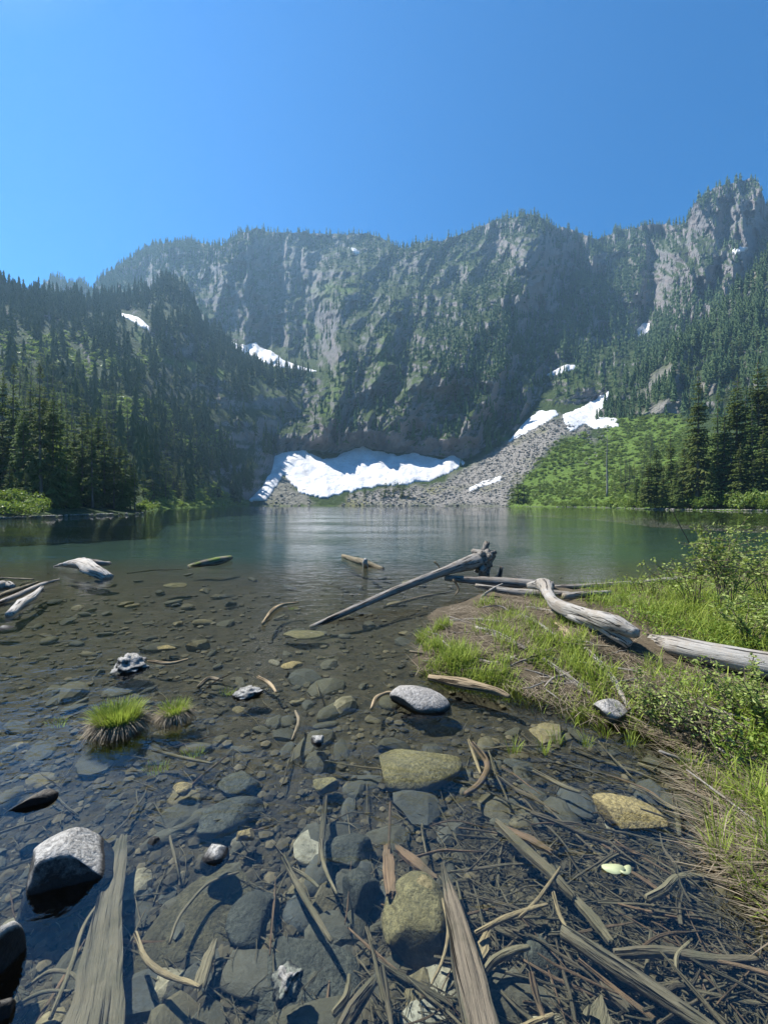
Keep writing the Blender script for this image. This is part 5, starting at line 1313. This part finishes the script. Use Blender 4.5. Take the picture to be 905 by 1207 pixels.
# upright green grass of the bank
GR = [([(490, 778), (500, 760), (530, 752), (580, 762), (612, 776), (616, 800), (570, 802), (515, 792)], 2800, (0.08, 0.22), 0.05, 44), ([(492, 734), (520, 728), (540, 738), (500, 744)], 500, (0.09, 0.2), 0.05, 9),
      ([(540, 712), (640, 700), (700, 735), (690, 790), (610, 770), (560, 740)], 2600, (0.08, 0.24), 0.06, 60), ([(620, 790), (700, 780), (780, 840), (760, 862), (690, 846), (630, 822)], 1500, (0.08, 0.24), 0.05, 46),
      ([(690, 690), (830, 682), (960, 680), (990, 790), (860, 770), (760, 750), (700, 715)], 6000, (0.10, 0.32), 0.16, 110), ([(760, 760), (960, 800), (980, 1000), (870, 920), (800, 870), (740, 800)], 1900, (0.06, 0.24), 0.07, 80),
      ([(835, 880), (910, 880), (960, 1100), (895, 1060), (850, 990)], 600, (0.08, 0.2), 0.03, 40)]
for poly, n, hr, cl, cn in GR:
    P = px_points(poly, n, 0.15, cl, cn); P = P[bank_sd(P[:, 0], P[:, 1]) > -0.1]; m = len(P)
    v, t, c = blades(P, rg.uniform(hr[0], hr[1], m), rg.uniform(0.004, 0.009, m), rg.uniform(0, 6.283, m), rg.uniform(0, 0.35, m), rg.uniform(0.1, 0.9, m), rg.uniform(0.1, 1.0, m))
    TS.append(t + sum(len(q) for q in VS)); VS.append(v); CS.append(c)
tag(obj('grass', mesh_np('grass', np.concatenate(VS), np.concatenate(TS), False, {'tint': np.concatenate(CS)}), M_GRASS), 'bright green grass growing over the right bank', 'grass', None, 'stuff')
# matted dead grass
P = np.concatenate([px_points([(486, 790), (500, 735), (540, 712), (640, 700), (740, 760), (860, 800), (990, 900), (990, 1100), (895, 1062), (850, 990), (830, 930), (760, 866), (640, 830), (560, 806)], 11000, 0.12, 0.07, 520),
                    px_points([(500, 745), (505, 728), (535, 712), (600, 698), (660, 694), (650, 730), (560, 760)], 3200, 0.12, 0.06, 260),
                    px_points([(820, 790), (905, 780), (960, 900), (960, 1080), (890, 1050), (850, 960)], 3000, 0.12, 0.06, 200)])
P = P[bank_sd(P[:, 0], P[:, 1]) > -0.09]; m = len(P)
P[:, 2] = np.maximum(P[:, 2], -0.005) + rg.uniform(0.005, 0.04, m)
flow = -0.6 + 1.1 * vnoise(P[:, 0] * 1.3, P[:, 1] * 1.3, None, 5) + rg.normal(size=m) * 0.6
me = blade_mesh('dead_grass', rg, P, rg.uniform(0.06, 0.26, m), rg.uniform(0.002, 0.006, m), rg.uniform(1.2, 1.6, m), rg.uniform(-0.1, 0.15, m), None, flow + (rg.random(m) < 0.3) * 3.14)
tag(obj('dead_grass', me, M_STRAW), 'matted straw of last year lying over the right bank', 'dead grass', None, 'stuff')
# low leafy plants on the bank
def leaf_mass(name, polys, n, sz, lab, seed, hmax=0.22):
    r = np.random.default_rng(seed); P = np.concatenate([px_points(p, int(n * q), 0.2, 0.12, 120) for p, q in polys]); m = len(P)
    P = P[bank_sd(P[:, 0], P[:, 1]) > 0.05]; m = len(P)
    P[:, 2] += hmax * r.random(m) * (0.5 + 0.5 * vnoise(P[:, 0] * 3, P[:, 1] * 3, None, 8)) + 0.02
    s = r.uniform(sz[0], sz[1], m); u_ = r.normal(size=(m, 3)); u_[:, 2] *= 0.5; u_ /= np.linalg.norm(u_, axis=1, keepdims=True)
    w_ = np.cross(u_, r.normal(size=(m, 3)) * [0.4, 0.4, 1]); w_ /= np.linalg.norm(w_, axis=1, keepdims=True) + 1e-9
    V = np.stack([P - u_ * s[:, None], P + w_ * (s * 0.45)[:, None], P + u_ * s[:, None], P - w_ * (s * 0.45)[:, None]], 1).reshape(-1, 3)
    T = (np.array([[0, 1, 2], [0, 2, 3]])[None] + (np.arange(m) * 4)[:, None, None]).reshape(-1, 3)
    return tag(obj(name, mesh_np(name, V, T, False, {'tint': np.repeat(r.random(m), 4)}), M_LOWLEAF), lab, 'ground cover', None, 'stuff')
M_LOWLEAF = m_leaf('low_leaves', (0.085, 0.16, 0.018), (0.27, 0.36, 0.06), 0.4)
leaf_mass('ground_cover', [([(690, 690), (830, 682), (960, 680), (1000, 800), (860, 768), (760, 748), (700, 712)], 0.7), ([(780, 790), (960, 810), (980, 960), (860, 880), (800, 840)], 0.14)], 26000, (0.008, 0.022), 'low leafy green plants behind the fallen trunk', 131)

# separate grass tufts
def tuft_thing(px, py, rad, h, n, label, dead=0.5, z=0.02, grp='grass tufts standing apart'):
    g = gp(px, py, z); e = tag(obj('grass_tuft', None, None, None, g), label, 'grass tuft', grp)
    a, q = rg.uniform(0, 6.283, n), rad * np.sqrt(rg.random(n)); P = np.stack([q * np.cos(a), q * np.sin(a) * 0.7, -0.04 + 0 * a], -1)
    obj('green_blades', blade_mesh('green_blades', rg, P, h * rg.uniform(0.6, 1.1, n), rg.uniform(0.003, 0.006, n), 0.05 + 0.2 * q / rad, rg.uniform(0.1, 0.6, n), rg.uniform(0.3, 1, n), a + rg.normal(size=n) * 0.4), M_GRASS, e)
    m = int(n * dead)
    if m and dead >= 0.9:
        a, q = rg.uniform(0, 6.283, m), rad * (0.75 + 0.35 * rg.random(m)); P = np.stack([q * np.cos(a), q * np.sin(a) * 0.7, 0.03 + 0 * a], -1)
        obj('dead_blades', blade_mesh('dead_blades', rg, P, h * rg.uniform(0.5, 1.0, m), rg.uniform(0.003, 0.006, m), rg.uniform(1.2, 1.9, m), rg.uniform(0.5, 1.2, m), None, a + rg.normal(size=m) * 0.3), M_STRAW, e)
        v, t_ = rock_hi(700 + int(px), 2, 3, 0.2); v *= [rad * 0.8, rad * 0.55, 0.05]; v[:, 2] -= 0.03
        obj('root_clump', mesh_np('root_clump', v, t_, True, {'tint': np.full(len(v), 0.15)}), M_STRAW, e)
    return e
tuft_thing(139, 852, 0.115, 0.19, 1200, 'larger round grass tuft with straw skirt standing in the left shallows', 1.0)
tuft_thing(206, 842, 0.065, 0.15, 450, 'smaller grass tuft with straw skirt right of the larger one', 1.2)
TU = [(842, 975, 'left of the yellow-green edge'), (880, 1040, 'lowest'), (866, 905, 'upper'), (893, 985, 'at the right edge'), (850, 1010, 'standing in water'), (872, 945, 'middle'), (838, 930, 'at the water corner'), (858, 870, 'under the bare shrub'), (895, 925, 'right of the middle one'), (815, 905, 'leftmost')]
for i, (x, y, w) in enumerate(TU):
    tuft_thing(x, y, 0.045, 0.16, 46, 'sparse bright grass tuft on the lower right bank, ' + w, 0.4, 0.03, 'grass tufts of the lower right bank')
for i, (x, y, w) in enumerate(((640, 880, 'leftmost'), (655, 868, 'second'), (690, 872, 'third'), (712, 862, 'fourth'), (742, 872, 'rightmost'), (605, 880, 'lowest'))):
    tuft_thing(x, y, 0.04, 0.10, 26, 'thin young grass tuft at the muddy edge below the bank, ' + w, 0.6, 0.0, 'thin tufts at the muddy edge')
for i, (x, y, w) in enumerate(((70, 848, 'in the blue reflection at left'), (228, 884, 'below the smaller grass tuft'), (185, 900, 'left of the submerged twig'), (268, 812, 'left of the debris clump'), (345, 715, 'at the curved branch'))):
    tuft_thing(x, y, 0.07, 0.05, 50, 'low pale water plant ' + w, 0.6, 0.0, 'pale water plants')

# leafy shrubs with visible stems
def shrub(px, py, z, height, spread, stems, leaves, lsize, mat, label, seed, lean=(0, 0), leafy=0.35):
    r = np.random.default_rng(seed); g = gp(px, py, z); g.z = max(0.02, float(bed_z(g.x, g.y)) - 0.02)
    e = tag(obj('leafy_shrub', None, None, None, g), label, 'shrub')
    LV, LT, LC = [], [], []
    def add_leaves(path, n, t0):
        for _ in range(n):
            t = t0 + (1 - t0) * r.random(); k = t * (len(path) - 1); i = min(int(k), len(path) - 2); c = path[i] + (path[i + 1] - path[i]) * (k - i) + r.normal(size=3) * lsize * 0.9
            u_ = r.normal(size=3); u_[2] = u_[2] * 0.5 + 0.3; u_ /= np.linalg.norm(u_); v_ = np.cross(u_, r.normal(size=3)); v_ /= np.linalg.norm(v_) + 1e-9
            s = lsize * (0.55 + 0.7 * r.random()); n0 = len(LV); q = r.random()
            nn = np.cross(u_, v_) * s * 0.15
            LV.extend([c - u_ * s, c - u_ * s * 0.2 + v_ * s * 0.5 + nn, c + u_ * s * 0.5 + v_ * s * 0.35 + nn, c + u_ * s, c + u_ * s * 0.5 - v_ * s * 0.35 + nn, c - u_ * s * 0.2 - v_ * s * 0.5 + nn, c])
            LT.extend([(n0, n0 + 1, n0 + 6), (n0 + 1, n0 + 2, n0 + 6), (n0 + 2, n0 + 3, n0 + 6), (n0 + 3, n0 + 4, n0 + 6), (n0 + 4, n0 + 5, n0 + 6), (n0 + 5, n0, n0 + 6)]); LC.extend([q] * 7)
    for s in range(stems):
        a = r.uniform(0, 6.283); rad = spread * math.sqrt(r.random()); h = height * r.uniform(0.55, 1.0)
        P = np.array([[0.05 * math.cos(a), 0.05 * math.sin(a), 0], [rad * 0.35 * math.cos(a) + lean[0] * 0.3, rad * 0.35 * math.sin(a) + lean[1] * 0.3, h * 0.45], [rad * 0.8 * math.cos(a) + lean[0] * 0.7, rad * 0.8 * math.sin(a) + lean[1] * 0.7, h * 0.8], [rad * math.cos(a) + lean[0], rad * math.sin(a) + lean[1], h]]) + r.normal(size=(4, 3)) * 0.025
        path = smooth_path(P, 12); v, f, gg = limb(P, [0.006, 0.0045, 0.003, 0.0015], 5, 12, s, 0.1)
        parts = [(v, f, gg)]
        add_leaves(path, int(leaves * 0.35), leafy)
        for t in range(5):
            b = path[r.integers(4, 11)]; d = r.normal(size=3) * [1, 1, 0.5] + [0, 0, 0.4]; d /= np.linalg.norm(d); ln = height * r.uniform(0.12, 0.3)
            Q = np.array([b, b + d * ln * 0.5 + r.normal(size=3) * 0.01, b + d * ln]); parts.append(limb(Q, [0.004, 0.003, 0.0015], 4, 5, t, 0.1))
            add_leaves(Q, int(leaves * 0.13), 0.15)
        obj('stem', join_parts('stem', parts), M_SUNK_D, e)
    if LV: obj('leaves', mesh_np('leaves', np.array(LV), np.array(LT), True, {'tint': np.array(LC)}), mat, e)
    return e
M_WILLOW = m_leaf('willow_leaves', (0.17, 0.24, 0.05), (0.45, 0.52, 0.17), 0.45)
shrub(858, 722, 0.25, 1.2, 0.50, 18, 80, 0.023, M_WILLOW, 'tallest leafy willow shrub at the right beside the water', 801)
shrub(905, 715, 0.25, 1.15, 0.55, 16, 80, 0.023, M_WILLOW, 'leafy willow shrub cut by the right edge behind the fallen trunk', 802)
shrub(815, 712, 0.25, 0.85, 0.42, 10, 60, 0.022, M_WILLOW, 'lower leafy willow shrub left of the tallest one', 803, (-0.15, 0.1))
shrub(880, 752, 0.25, 0.5, 0.45, 16, 100, 0.018, M_WILLOW, 'dense small willow shrub just behind the fallen trunk', 804)
shrub(838, 856, 0.16, 0.36, 0.30, 24, 30, 0.012, M_WILLOW, 'bare-stemmed dark twiggy shrub in front of the fallen trunk', 805, (-0.12, 0), 0.5)
shrub(895, 850, 0.18, 0.40, 0.32, 20, 80, 0.014, M_WILLOW, 'leafy low shrub at the right edge in front of the fallen trunk', 806, (0, 0), 0.3)
shrub(772, 826, 0.16, 0.28, 0.26, 16, 60, 0.013, M_WILLOW, 'small leafy shrub in front of the forked log end', 807, (-0.05, 0), 0.35)
shrub(760, 700, 0.22, 0.30, 0.35, 10, 36, 0.018, M_WILLOW, 'low leafy shrub behind the slim grey log', 808)
